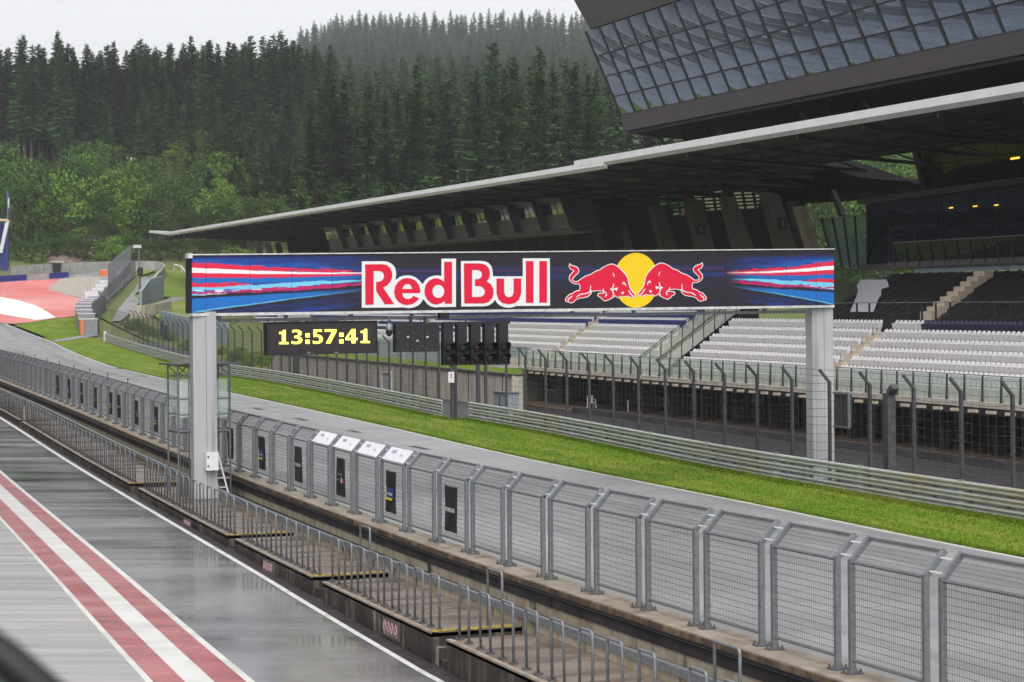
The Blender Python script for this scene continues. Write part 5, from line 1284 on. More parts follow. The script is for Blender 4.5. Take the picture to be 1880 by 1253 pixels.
# ------------------------------------------------------------------ leaning control tower
XB = 68.0; cb = atX(1140.5, 212, XB); Yc_ = cb.y; ct = atX(1075, 57.5, 65.15); lb_ = atY(1148, 241, Yc_); tt = atX(1046, -2, 63.9)
print('tower', cb, ct, lb_, tt)
tw2 = thing('control_tower', 'leaning control tower with a long band of curved mirror windows above the roof', 'tower', (XB, Yc_, cb.z))
Yn = 58.0; TZ = lambda y: -.027 * (Yc_ - y); zn = TZ(Yn)
def band(nm, a, b, m, dpt=10):
    mb = MB(); mb.hexa([(a.x, Yn, a.z + zn), (a.x + dpt, Yn, a.z + zn), (a.x + dpt, Yc_, a.z), (a.x, Yc_, a.z), (b.x, Yn, b.z + zn), (b.x + dpt, Yn, b.z + zn), (b.x + dpt, Yc_ + (b.y - Yc_), b.z), (b.x, b.y, b.z)]); return mb.build(nm, m, tw2)
top2 = tt + (tt - ct) * 1.6
band('lower_band', lb_ + Vector((-.05, 0, 0)), cb + Vector((-.05, 0, 0)), 'facade_grey', 14); band('upper_band', ct + Vector((-.05, 0, 0)), top2, 'facade_grey', 14)
band('core', cb + Vector((.25, 0, .01)), ct + Vector((.25, 0, -.01)), 'facade_dark', 13)
mpx = [1147, 1167, 1194, 1223, 1253.6, 1283.5, 1315, 1348, 1382, 1417.6, 1453, 1491, 1531.5, 1574, 1616, 1661, 1710, 1757, 1811, 1862]
dyp = (Yc_ - atX(1862, 60, XB).y) / 19.3
rows = [0, .3, .54, .78, 1.0]        # from the top
SHY = ct.y - Yc_
P = lambda y, t: Vector((ct.x + (cb.x - ct.x) * t, y + SHY * (1 - t), ct.z + (cb.z - ct.z) * t + TZ(y)))
nout = (P(1, 0) - P(0, 0)).cross(P(0, 1) - P(0, 0)).normalized(); nout = nout if nout.x < 0 else -nout
y = Yc_; i = 0
while y - dyp > Yn and i < 24:
    for r_ in range(4):
        t0, t1 = rows[r_] + .008, rows[r_ + 1] - .008; ya, yb = y - .05, y - dyp + .05
        mb = MB(); n = 8; amp = random.uniform(.03, .05); am2 = random.uniform(-.012, .012)
        for a in range(n + 1):
            for b in range(n + 1):
                u, v = b / n, a / n; bul = amp * (1 - (2 * u - 1) ** 2) * .55 + amp * (1 - (2 * v - 1) ** 2) * .2 + am2 * (u - .5) + .028 * v
                mb.v.append(tuple(P(ya + (yb - ya) * u, t0 + (t1 - t0) * v) + nout * (.02 + bul)))
        mb.f = [(a * (n + 1) + b, a * (n + 1) + b + 1, (a + 1) * (n + 1) + b + 1, (a + 1) * (n + 1) + b) for a in range(n) for b in range(n)]; mb.m = [0] * len(mb.f)
        mb.build('window', 'glass_mirror', tw2, smooth=True)
    mb = MB(); mb.bar(P(y, 0) + nout * .05, P(y, 1) + nout * .05, .15, .18); mb.build('mullion', 'truss_dark', tw2)
    y -= dyp; i += 1
for t in rows[1:-1]:
    mb = MB(); mb.bar(P(Yn, t) + nout * .04, P(Yc_, t) + nout * .04, .035, .06); mb.build('transom', 'truss_dark', tw2)
mb = MB(); e = Vector((7, 0, 0))
for r_ in range(4):
    t0, t1 = rows[r_] + .01, rows[r_ + 1] - .01; mb = MB(); mb.prism([P(Yc_ + .04, t0), P(Yc_ + .04, t1), P(Yc_ + .04, t1) + Vector((.9, .6, 0)), P(Yc_ + .04, t0) + Vector((.9, .6, 0))], (0, .03, 0)); mb.build('end_window', 'glass_tint', tw2)
# underside and struts between the tower and the roof
mb = MB(); mb.hexa([(lb_.x + .2, Yn, lb_.z - .3 + zn), (lb_.x + 14, Yn, lb_.z - 1.2 + zn), (lb_.x + 14, Yc_ - .5, lb_.z - 1.2), (lb_.x + .2, Yc_ - .5, lb_.z - .3), (lb_.x + .2, Yn, lb_.z - .02 + zn), (lb_.x + 14, Yn, lb_.z - .02 + zn), (lb_.x + 14, Yc_ - .5, lb_.z - .02), (lb_.x + .2, Yc_ - .5, lb_.z - .02)]); mb.build('underside', 'roof_soffit', tw2)
for k, px in enumerate((1262, 1290, 1318, 1372, 1455, 1492, 1530, 1565, 1600, 1650, 1720)):
    a = atX(px, 240, 73.0); 
    for dx_, dz_ in (((0, -1.6), (0, 1.2)) if k % 3 else ((0, 0),)):
        pass
    mb = MB(); zr_ = zRf(a.y); mb.bar((73, a.y, zr_ - .5), (71, a.y + (1.5 if k % 3 == 0 else -1.5 if k % 3 == 2 else 0), lb_.z - .5 + TZ(a.y)), .28, .28)
    mb.bar((73, a.y + .2, zr_ + 1.2), (75, a.y + (2 if k % 2 else -1.2), lb_.z - .5 + TZ(a.y)), .2, .2)
    mb.build('strut', 'truss_dark', tw2)
mb = MB(); mb.sweep([(76, 0), (76.3, 0), (76.3, 5), (76, 5)], [((0, y, zRf(y) - 1), (1, 0, 0)) for y in (Yn, atX(1490, 200, 76).y)]); mb.build('plant_wall', 'facade_dark', tw2)
# ------------------------------------------------------------------ retaining wall, bank and small things behind the left fence
yw0, yw1 = atX(950, 690, 42).y, atX(508, 650, 42).y
rt = thing('retaining_wall', 'pale stained concrete retaining wall with a grass strip on top behind the left catch fence', 'wall', (42, yw0, zc(yw0)))
def wallmesh(pts, t=.3):      # pts: (x,y,z0,z1)
    mb = MB()
    for (a, b) in zip(pts[:-1], pts[1:]):
        d = Vector((b[0] - a[0], b[1] - a[1], 0)).normalized(); n = Vector((-d.y, d.x, 0)) * t
        A, B = Vector((a[0], a[1], 0)), Vector((b[0], b[1], 0))
        mb.hexa([A + Vector((0, 0, a[2])), B + Vector((0, 0, b[2])), B - n + Vector((0, 0, b[2])), A - n + Vector((0, 0, a[2])), A + Vector((0, 0, a[3])), B + Vector((0, 0, b[3])), B - n + Vector((0, 0, b[3])), A - n + Vector((0, 0, a[3]))])
    return mb
zw = lambda y: zs(y) + 2.25
pts = [(42, y, zc(y) - 1, zw(y)) for y in YG(yw0, yw1)] + [(42.3, yw1 + 4, zc(yw1) - 1, zc(yw1) + .6)]
wallmesh(pts, .35).build('wall_face', 'concrete_light', rt)
wallmesh([(60.6, Ym - .2, zs(Ym) - 3, zs(Ym) + 1.3), (42, yw0, zc(yw0) - 2.5, zw(yw0))], .35).build('wall_return', 'concrete_light', rt)
mb = MB()
for y in np.arange(yw0 + 2.5, yw1, 3.1): mb.box((41.97, y, (zc(y) + zw(y)) / 2), (.03, .05, zw(y) - zc(y) - .05))
mb.build('wall_joints', 'concrete_stained', rt)
mb = MB(); mb.sweep([(41.9, -.02), (42.5, -.02), (42.5, .1), (41.9, .1)], [((0, y, zw(y)), (1, 0, 0)) for y in YG(yw0, yw1)]); mb.build('coping', 'concrete_stained', rt)
def zbank(x, y): return zw(y) + .02 + (zs(y) + .9 - zw(y)) * sstep(44, 58.4, x) + .25 * sstep(42.3, 44, x)
drape('grass_bank', [(42.3, yw0), (42.3, yw1), (58.6, yw1 + 6), (58.6, Ym + .2), (57, 142)], zbank, 0, 'grass')
def zbank2(x, y): return zc(y) - .05 + (zs(y) + .9 - zc(y)) * sstep(42.0, 50, x)
drape('grass_bank', [(41.9, yw1 - 2), (41.9, 300), (58.7, 300), (58.7, yw1)], zbank2, 0, 'grass')
df = thing('service_hatch', 'white framed hatch standing against the retaining wall under the camera', 'hatch', atX(710, 718, 41.9))
a, b = atX(702, 683, 41.85), atX(720, 717, 41.85); mb = MB(); mb.box((41.9, (a.y + b.y) / 2, (a.z + b.z) / 2), (.12, abs(a.y - b.y), abs(a.z - b.z))); mb.build('panel', 'concrete_grey', df)
mb = MB()
for P, Q in (((a.y, a.z), (b.y, a.z)), ((b.y, a.z), (b.y, b.z)), ((b.y, b.z), (a.y, b.z)), ((a.y, b.z), (a.y, a.z))): mb.bar((41.8, *P), (41.8, *Q), .12, .12)
mb.build('frame', 'trim_white', df)
cb_ = G(930, 750); ct_ = thing('switch_cabinet', 'grey steel switch cabinet behind the guardrail right of the opening', 'cabinet', (40.2, atX(930, 745, 40.2).y, 0))
yq = atX(930, 745, 40.2).y; zq = zc(yq) - .3; h_ = atX(930, 722, 40.2).z - zq
mb = MB(); mb.box((40.2, yq, zq + h_ / 2), (.8, 2.0, h_)); mb.build('body', 'tier_grey', ct_); mb = MB(); mb.box((40.2, yq, zq + h_ + .05), (.95, 2.15, .08)); mb.build('lid', 'galvanised', ct_)
mb = MB(); mb.box((39.78, yq + .1, zq + h_ * .5), (.03, .08, h_ * .8)); mb.build('door_seam', 'facade_dark', ct_)
# white plastic chair, counter and block in the colonnade
def zlow(y): return zs(y) + LOW + .1
pc = atX(1086, 748, 60.4); y0, z0 = pc.y, zlow(pc.y)
ch = thing('plastic_chair', 'white plastic armchair standing on the colonnade paving', 'chair', (60.4, y0, z0))
mb = MB(); mb.box((60.4, y0, z0 + .44), (.5, .52, .05)); mb.build('seat', 'seat_white', ch)
mb = MB(); mb.box((60.4, y0 + .28, z0 + .72), (.48, .05, .6), (1, 0, 0), (0, .97, .2), (0, -.2, .97)); mb.build('backrest', 'seat_white', ch)
for sx_ in (-1, 1):
    for sy_ in (-1, 1): mb = MB(); mb.bar((60.4 + .22 * sx_, y0 + .23 * sy_, z0 + .45), (60.4 + .27 * sx_, y0 + .29 * sy_, z0), .07, .07); mb.build('leg', 'seat_white', ch)
    mb = MB(); mb.bar((60.4 + .26 * sx_, y0 - .25, z0 + .68), (60.4 + .26 * sx_, y0 + .27, z0 + .7), .07, .04); mb.bar((60.4 + .26 * sx_, y0 - .24, z0 + .68), (60.4 + .26 * sx_, y0 - .25, z0 + .42), .06, .06); mb.build('armrest', 'seat_white', ch)
p = atX(1016, 738, 61.5); z0 = zlow(p.y); ctb = thing('serving_counter', 'dark counter with a pale top in the shade of the colonnade', 'counter', (61.5, p.y, z0))
mb = MB(); mb.box((61.5, p.y, z0 + .5), (.8, 2.0, 1.0)); mb.build('body', 'steel_dark', ctb); mb = MB(); mb.box((61.5, p.y, z0 + 1.03), (1.0, 2.5, .06)); mb.build('top', 'tier_concrete', ctb)
p = atX(1153, 752, 60.6); z0 = zlow(p.y); mb = MB(); mb.tube([(60.6, p.y, z0), (60.6, p.y, z0 + .9)], .04, 6); mb.bar((60.6, p.y - .2, z0 + .9), (60.6, p.y + .2, z0 + .9), .05, .05); mb.build('queue_post', 'trim_white', label='thin white post with a cross bar on the colonnade paving', cat='post')
# tv screen framed on the fence beside the right column
p0, p1 = atX(1534, 722, 37.0), atX(1562, 785, 37.0); sc = thing('fence_screen', 'dark framed screen hung on the catch fence right of the gantry column', 'screen', p1)
mb = MB(); mb.box((37.0, (p0.y + p1.y) / 2, (p0.z + p1.z) / 2), (.12, abs(p0.y - p1.y), p0.z - p1.z)); mb.build('panel', 'asphalt_road', sc)
mb = MB()
for P, Q in (((p0.y, p0.z), (p1.y, p0.z)), ((p1.y, p0.z), (p1.y, p1.z)), ((p1.y, p1.z), (p0.y, p1.z))): mb.bar((36.92, *P), (36.92, *Q), .08, .08)
mb.build('frame', 'galvanised', sc)
p = atX(1632, 722, 38.2); mb = MB(); zb0 = zroad(38.2, p.y) - .2; mb.box((38.2, p.y, (zb0 + p.z) / 2), (.34, .34, p.z - zb0)); mb.bar((38.2, p.y - .1, p.z), (38.2, p.y - .4, p.z + .25), .3, .2); mb.build('camera_mast', 'steel_post', label='thick dark mast with an angled head behind the catch fence at the right', cat='mast')

# ------------------------------------------------------------------ far corner
def gwall(name, lab, px, h, m, t=.4, cat='wall', par=None, sink=.4):
    P = [G(*p) for p in px]; hs = h if isinstance(h, (list, tuple)) else [h] * len(P)
    mb = wallmesh([(p.x, p.y, p.z - sink, p.z + q) for p, q in zip(P, hs)], t)
    return mb.build(name, m, par, label=lab, cat=cat)
def hpx(px, pyb, pyt):      # height of something seen at pixel rows, standing on the ground
    p = G(px, pyb); return (pyb - pyt) / F * proj(p)[2]
h = hpx(150, 499, 482); gwall('perimeter_wall', 'long pale concrete perimeter wall behind the gravel, curving round at its right end', [(20, 506), (70, 503), (140, 499.5), (200, 497), (250, 496), (285, 496.5), (299, 499), (304, 506), (296, 515), (285, 528), (278, 540)], h, 'concrete_grey')
gwall('screen_wall', 'grey wing wall standing between the service path and the grass', [(256, 559), (272, 551), (296.6, 546)], [2.0, 3.2, 3.4], 'tier_grey')
gwall('screen_wall', 'pale concrete wall at the foot of the weedy grass bank', [(241, 580), (262, 581), (279, 579), (311, 572)], hpx(260, 580, 560), 'concrete_light')
gwall('screen_wall', 'small pale triangular wall end beside the curved perimeter wall', [(277, 537), (290, 531)], [2.6, .3], 'concrete_light')
gwall('screen_wall', 'plain grey panel wall right behind the top of the left gantry column', [(300, 604), (345, 616), (420, 628)], hpx(345, 614, 580), 'tier_grey')
# white hand rail on the hill
P = [G(*p) for p in [(320, 498), (333, 502), (341, 512), (347, 522)]]; hr_ = thing('guard_rail', 'white handrail descending the grass slope beside the sign board', 'railing', P[0])
mb = MB(); mb.tube([p + Vector((0, 0, 1.2)) for p in P], .16, 6); mb.build('rail', 'white_steel', hr_)
for p in P: mb = MB(); mb.tube([p, p + Vector((0, 0, 1.2))], .1, 5); mb.build('post', 'white_steel', hr_)
# tyre barrier blocks, cap painted white and blue
bl_px = [(163, 616), (159, 605), (155, 597), (153, 589.5), (154, 583), (158, 578), (165, 574), (174, 569.5)]
hb = 2.0
tb = []
bw = [G(*p) for p in bl_px]
names = ['nearest block, with an orange end', 'second block from the near end', 'third block from the near end', 'fourth block from the near end', 'fifth block, at the bend', 'sixth block from the near end', 'seventh block from the near end', 'farthest block, against the fence']
for i in range(len(bw)):
    a = bw[i]; b = bw[i + 1] if i + 1 < len(bw) else a + (a - bw[i - 1]); d = (b - a); L = min(d.length * .96, 9); d.normalize(); d.z = 0; n = Vector((d.y, -d.x, 0))
    t = thing('barrier_block', 'white capped tyre barrier block by the run-off, ' + names[i], 'barrier', a, 'tyre barrier blocks')
    mb = MB(); c = a + d * L / 2 + Vector((0, 0, hb / 2)); mb.box(c, (2.2, L, hb), n, d); mb.build('body', 'tyre_grey' if i else 'tyre_grey', t)
    mb = MB(); mb.box(c + Vector((0, 0, hb / 2 + .06)), (2.3, L, .12), n, d); mb.build('cap', 'barrier_white', t)
    mb = MB(); mb.box(c + Vector((0, 0, hb / 2 + .14)) + d * L * .2, (2.25, L * .5, .05), n, d); mb.build('cap_stripe', 'barrier_blue', t)
    if i == 0: mb = MB(); mb.box(a - d * .08 - n * .8 + Vector((0, 0, hb / 2)), (.4, .2, hb * .95), n, d); mb.build('end_panel', 'barrier_orange', t)
bl2 = [(172, 552), (184, 545), (190, 538), (197, 531)]
for i, p in enumerate(bl2):
    a = G(*p); t = thing('barrier_block', 'white capped barrier block beside the far fence, ' + ['nearest', 'second', 'third', 'farthest'][i] + ' of four', 'barrier', a, 'far barrier blocks')
    d = (G(201, 527) - G(172, 552)); d.z = 0; d.normalize(); n = Vector((d.y, -d.x, 0)); c = a + Vector((0, 0, .7))
    mb = MB(); mb.box(c, (2.0, 5, 1.4), n, d); mb.build('body', 'barrier_white', t); mb = MB(); mb.box(c + Vector((0, 0, .72)), (1.8, 2.5, .1), n, d); mb.build('cap_stripe', 'barrier_blue', t)
for nm, px, m, lab in (('barrier_block', (185, 207, 506.5), 'barrier_orange', 'orange barrier block at the end of the gravel'), ('barrier_block', (208, 226, 506.5), 'barrier_white', 'white and blue barrier block right of the orange one')):
    a, b = G(px[0], px[2]), G(px[1], px[2]); t = thing(nm, lab, 'barrier', a); hgt = 10 / F * proj(a)[2]; mb = MB(); d = (b - a).normalized(); n = Vector((-d.y, d.x, 0))
    mb.box((a + b) / 2 + n * .8 + Vector((0, 0, hgt / 2)), ((b - a).length, 1.6, hgt), d, n); mb.build('body', m, t)
    mb = MB(); mb.box((a + b) / 2 + n * .8 + Vector((0, 0, hgt + .05)), ((b - a).length, 1.5, .1), d, n); mb.build('cap', 'barrier_white', t)
# blue and silver barrier along the outer run-off edge
a, b = G(0, 518), G(126, 510.5); t = thing('board_barrier', 'long low barrier with navy and silver boards behind the painted run-off', 'barrier', a)
d = (b - a); n = Vector((-d.y, d.x, 0)).normalized(); hh_ = 11 / F * proj(a)[2]
for f0, f1, m in ((-.3, .0, 'banner_navy'), (.0, .38, 'banner_navy'), (.385, .71, 'concrete_grey'), (.715, 1.0, 'banner_navy')):
    mb = MB(); p, q = a + d * f0, a + d * f1; mb.hexa([p, q, q + n, p + n, p + Vector((0, 0, hh_)), q + Vector((0, 0, hh_)), q + n + Vector((0, 0, hh_)), p + n + Vector((0, 0, hh_))]); mb.build('board', m, t)
# fence above it
P = [G(0, 516) + Vector((-8, 1, 0)), G(60, 511.5), G(126, 507)]; 
def simple_fence(lab, px, hgt, npost, m='wire_grey', pm='galvanised', nm='mesh_fence', ar=None, nc=5, pr=.05, step=None):
    P = [G(*p) for p in px]; t = thing(nm, lab, 'fence', P[0]); L = [0]
    for a, b in zip(P[:-1], P[1:]): L.append(L[-1] + (b - a).length)
    at = lambda s_: P[max(i for i in range(len(P)) if L[i] <= s_ + 1e-6)].lerp(P[min(len(P) - 1, max(i for i in range(len(P)) if L[i] <= s_ + 1e-6) + 1)], (s_ - L[max(i for i in range(len(P)) if L[i] <= s_ + 1e-6)]) / max(1e-6, (L[min(len(P) - 1, max(i for i in range(len(P)) if L[i] <= s_ + 1e-6) + 1)] - L[max(i for i in range(len(P)) if L[i] <= s_ + 1e-6)])))
    Q = [at(L[-1] * i / (npost - 1)) for i in range(npost)]
    for q in Q:
        mb = MB(); mb.bar(q - Vector((0, 0, .3)), q + Vector((0, 0, hgt)), pr * 2, pr * 2)
        if ar: mb.bar(q + Vector((0, 0, hgt)), q + Vector((ar[0], 0, hgt + ar[1])), pr * 2, pr * 2)
        mb.build('post', pm, t)
    for j in range(nc):
        mb = MB(); mb.tube([q + Vector((0, 0, .3 + (hgt - .3) * j / (nc - 1))) for q in Q], pr * .35, 3, False); mb.build('wire', m, t)
    mb = MB()
    for a, b in zip(Q[:-1], Q[1:]):
        k = max(2, int((b - a).length / .9))
        for j in range(k): q = a.lerp(b, j / k); mb.wire(q + Vector((0, 0, .2)), q + Vector((0, 0, hgt)), pr * .25)
    mb.build('netting', m, t); return t
simple_fence('thin grey mesh fence above the navy boards at the left edge', [(0, 515), (60, 511), (128, 507)], hpx(60, 511, 487), 9)
fh = hpx(182, 620, 574)
simple_fence('tall grey catch fence climbing past the tyre barrier beside the service path', [(181, 612), (180, 590), (193, 568), (215, 545), (232, 524), (248, 505)], fh, 34, 'wire', 'steel_post', 'catch_fence', None, 6, .05)
simple_fence('second tall mesh fence along the far service path', [(199, 545), (213, 528), (228, 512), (240, 501)], 5.0, 22, 'wire', 'galvanised', 'catch_fence', None, 6, .06)
# lamp with camera, marshals' shelter, containers, rock bank, flag and blue stand
p = G(256, 532); hq = hpx(256, 532, 453); t = thing('camera_pole', 'slim pale pole with a camera head rising behind the far walls', 'pole', p)
mb = MB(); mb.tube([p, p + Vector((0, 0, hq))], [.16, .1], 6); mb.build('pole', 'galvanised', t); mb = MB(); mb.box(p + Vector((-.3, 0, hq)), (1.3, .5, .5)); mb.build('camera_head', 'trim_white', t)
p = G(258, 532); t = thing('signal_light', 'small black signal light on a post beside the camera pole', 'traffic light', p); mb = MB(); mb.tube([p, p + Vector((0, 0, 2.6))], .08, 5); mb.build('post', 'steel_dark', t); mb = MB(); mb.box(p + Vector((0, 0, 3.0)), (.8, .5, 1.3)); mb.build('head', 'black_matt', t)
p = G(299, 644); t = thing('signal_light', 'black twin signal box on the fence left of the gantry column', 'traffic light', p)
for dx in (-.16, .26): mb = MB(); mb.box(p + Vector((dx, -.4, 2.3 - dx)), (.3, .3, 1.6)); mb.build('head', 'black_matt', t)
p = G(104, 508); wd_ = 20 / F * proj(p)[2]; t = thing('marshal_hut', 'small white framed marshal hut behind the end of the navy boards', 'hut', p)
mb = MB(); mb.box(p + Vector((0, 1, 1.2)), (wd_, 1.5, 2.4)); mb.build('body', 'concrete_grey', t); mb = MB(); mb.box(p + Vector((0, .2, 1.4)), (wd_ * .8, .1, 1.4)); mb.build('window', 'facade_dark', t)
mb = MB(); mb.box(p + Vector((0, .6, 2.5)), (wd_ * 1.15, 2.6, .15)); mb.build('roof', 'trim_white', t)
def lift(px, pyb, D): return atD(px, pyb, D)
for nm, x0, x1, yt, yb, m, lab in (('storage_container', 48, 69, 472, 482, 'concrete_light', 'cream container standing behind the perimeter wall'), ('stacked_crates', 16, 25, 469, 484, 'barrier_white', 'stack of white crates beside the blue stand'), ('parked_van', 71, 83, 475, 484, 'barrier_white', 'white van roof just showing behind the perimeter wall')):
    D = 352; a, b = atD(x0, yb + 8, D), atD(x1, yt, D); t = thing(nm, lab, nm.split('_')[1], a)
    mb = MB(); d = Vector((CT, -ST, 0)); f = Vector((ST, CT, 0)); c = (a + b) / 2; w_ = (x1 - x0) / F * D; hgt = b.z - a.z
    mb.box(c + f * 1.2, (w_, 2.4, hgt), d, f); mb.build('body', m, t)
    mb = MB()
    for q in range(3): mb.box(c + f * -.02 + Vector((0, 0, hgt * (q - 1) * .22)), (w_ * .96, .06, .08), d, f)
    mb.build('seam', 'facade_grey', t)
# rock bank
random.seed(5)
rk = thing('rock_bank', 'brown dry stone rock bank above the perimeter wall', 'rock wall', G(135, 480, zter, 200)); bmr = MB()
def rock(mb, c, s):
    bm = bmesh.new(); bmesh.ops.create_icosphere(bm, subdivisions=1, radius=1)
    o_ = len(mb.v)
    for v in bm.verts:
        q = v.co * (1 + .35 * mnoise.noise(v.co * 1.3 + c)); mb.v.append((c.x + q.x * s * 1.3, c.y + q.y * s, c.z + q.z * s * .8))
    for f in bm.faces: mb.f.append(tuple(o_ + v.index for v in f.verts)); mb.m.append(0)
    bm.free()
for i in range(170):
    px = random.uniform(92, 178); py = random.uniform(467 if px > 110 else 472, 486); rock(bmr, G(px, py, zter, 200), random.uniform(.45, 1.0))
bmr.build('rocks', 'rock', rk)
# blue stand at the left edge
D = 330; t = thing('blue_stand', 'steep blue seating stand with a navy end panel at the left edge', 'grandstand', atD(8, 520, D)); f = Vector((ST, CT, 0))
mb = MB(); mb.prism([atD(14.5, 404, D), atD(15.5, 518, D), atD(-60, 522, D), atD(-60, 455, D), atD(1, 464, D)], f * .6); mb.build('end_panel', 'stand_blue', t)
mb = MB(); mb.bar(atD(14.5, 405, D - .3), atD(1.5, 465, D - .3), .5, .6); mb.build('stringer', 'white_steel', t)
mb = MB(); mb.bar(atD(-20, 404, D - .5), atD(15, 404.5, D - .5), .3, .4); mb.build('top_rail', 'tier_beige', t)
mb = MB()
for r_ in range(11):
    y_ = 412 + r_ * 4.8; xx = 13.2 - r_ * 1.05
    for k in range(8): mb.box(atD(xx - 2.2 - k * 3.2, y_, D + .8), (.24, .3, .34), Vector((CT, -ST, 0)), f)
    mb.bar(atD(xx - 30, y_ + 2, D + 1), atD(xx - .8, y_ + 2, D + 1), .5, .12)
mb.build('seat_rows', 'seat_blue', t)
t = thing('beach_flag', 'narrow blue feather flag on a pole above the blue stand', 'flag', atD(14.3, 408, D))
mb = MB(); mb.tube([atD(14.4, 412, D), atD(13.6, 352, D)], .09, 5); mb.build('pole', 'galvanised', t)
mb = MB(); mb.prism([atD(13.8, 353, D), atD(17.5, 356, D), atD(18.2, 372, D), atD(17.6, 388, D), atD(14.3, 389, D)], f * .04); fl = mb.build('cloth', 'seat_blue', t)
mb = MB(); mb.prism([atD(15, 366, D - .05), atD(17, 362, D - .05), atD(16.6, 384, D - .05), atD(15.4, 380, D - .05)], f * .03); mb.build('print', 'sheet_white', fl)
# forest edge fence posts
for (x0, x1, y0, y1, lab, n) in ((100, 180, 462, 446, 'thin wire fence above the rock bank at the forest edge', 9), (255, 405, 468, 464, 'thin wire fence at the forest edge above the grass slope', 10)):
    D = 353; t = thing('wire_fence', lab, 'fence', atD(x0, y0, D)); Q = [atD(x0 + (x1 - x0) * i / (n - 1), 0, D) for i in range(n)]; Q = [Vector((q.x, q.y, zter(q.x, q.y))) for q in Q]
    for q in Q: mb = MB(); mb.bar(q - Vector((0, 0, 1)), q + Vector((0, 0, 3.0)), .15, .15); mb.build('post', 'wire_grey', t)
    for j in range(4): mb = MB(); mb.tube([q + Vector((0, 0, .4 + .7 * j)) for q in Q], .03, 3, False); mb.build('wire', 'wire_grey', t)

# ------------------------------------------------------------------ window frame of the viewing room, close to the camera
fr = thing('window_frame', 'dark out of focus frame edge in the lower left corner', 'window frame', atD(20, 1230, 1.6))
mb = MB(); a, b, c = atD(-260, 1035, 1.6), atD(10, 1210, 1.6), atD(150, 1330, 1.6); f = Vector((ST, CT, 0))
mb.tube([a, atD(-120, 1120, 1.6), b, c, atD(260, 1450, 1.6)], .017, 10); mb.build('rail', 'black_plastic', fr, smooth=True)
mb = MB(); mb.prism([atD(-260, 1060, 1.62), atD(0, 1228, 1.62), atD(140, 1345, 1.62), atD(240, 1450, 1.62), atD(-260, 1450, 1.62)], f * .012); mb.build('pane', 'glass_tint', fr)
# ------------------------------------------------------------------ trees
rnd = random.Random(11)
def trunk(mb, h, r0, r1, n=6):
    pts = [(rnd.uniform(-.1, .1) * i / 5, rnd.uniform(-.1, .1) * i / 5, h * i / 5 - (.5 if i == 0 else 0)) for i in range(6)]; mb.tube(pts, [r0 + (r1 - r0) * i / 5 for i in range(6)], n)
def conifer(nm, H, Rm, bare, leafm, dens=1.0, ragged=.3):
    t = thing(nm, '', 'tree'); mb = MB(); trunk(mb, H * .97, H * .013 + .05, .03)
    z = H * bare * .45
    while z < H * bare:      # dead stubs on the bare stem
        a = rnd.uniform(0, 6.28); mb.tube([(0, 0, z), (math.cos(a) * .9, math.sin(a) * .9, z - .2)], [.04, .01], 3, False); z += .8
    mb.build('trunk', 'bark_pale' if bare > .2 else 'bark', t, fixn=False)
    mb = MB(); z = H * bare
    lobe = [rnd.uniform(.75, 1.2) for _ in range(9)]
    while z < H * .985:
        tt_ = (z - H * bare) / (H * (1 - bare)); Lm = Rm * ((1 - tt_) ** .72) * (min(1, .6 + tt_ * 3.2)) + .22
        nb = int((5 + 5 * (1 - tt_)) * dens) + 2
        for b in range(nb):
            a = rnd.uniform(0, 6.283); L = Lm * rnd.uniform(1 - ragged * 1.6, 1 + ragged * .6) * lobe[int(a / 6.284 * 9)]
            if rnd.random() < .08: continue
            ca, sa = math.cos(a), math.sin(a); zz = z + rnd.uniform(-.25, .25); dr = (.42 - .55 * tt_) * L
            pt = lambda u: Vector((ca * L * u, sa * L * u, zz - dr * (u ** 1.15) + .16 * L * max(0, u - .6)))
            side = Vector((-sa, ca, 0)); nseg = 3 if L < 1.2 else 5
            for j in range(nseg):
                u0 = (j + .15) / nseg; u1 = min(1.08, u0 + 1.5 / nseg); w_ = (L * (.3 - .18 * u0) + .1) * rnd.uniform(.7, 1.3)
                p0, p1 = pt(u0), pt(u1); dn = Vector((0, 0, -rnd.uniform(.1, .55) * w_))
                for sg in (-1, 1):
                    tip = pt(u0 + 1.0 / nseg) + side * w_ * sg + dn
                    o_ = len(mb.v); mb.v += [tuple(p0), tuple(tip), tuple(p1)]; mb.f.append((o_, o_ + 1, o_ + 2)); mb.m.append(0)
                if rnd.random() < .7:
                    q = p0.lerp(p1, .5); o_ = len(mb.v); mb.v += [tuple(q - Vector((ca, sa, 0)) * w_ * .5), tuple(q + Vector((ca, sa, 0)) * w_ * .5), tuple(q + Vector((rnd.uniform(-.15, .15), rnd.uniform(-.15, .15), -w_ * rnd.uniform(.7, 1.5))))]; mb.f.append((o_, o_ + 1, o_ + 2)); mb.m.append(0)
        z += (.62 - .3 * tt_) * (H / 26) ** .5
    o_ = len(mb.v); mb.v += [(-.09, 0, H * .94), (.09, 0, H * .94), (0, 0, H)]; mb.f.append((o_, o_ + 1, o_ + 2)); mb.m.append(0)
    mb.build('crown', leafm, t, fixn=False); return freeze(t)
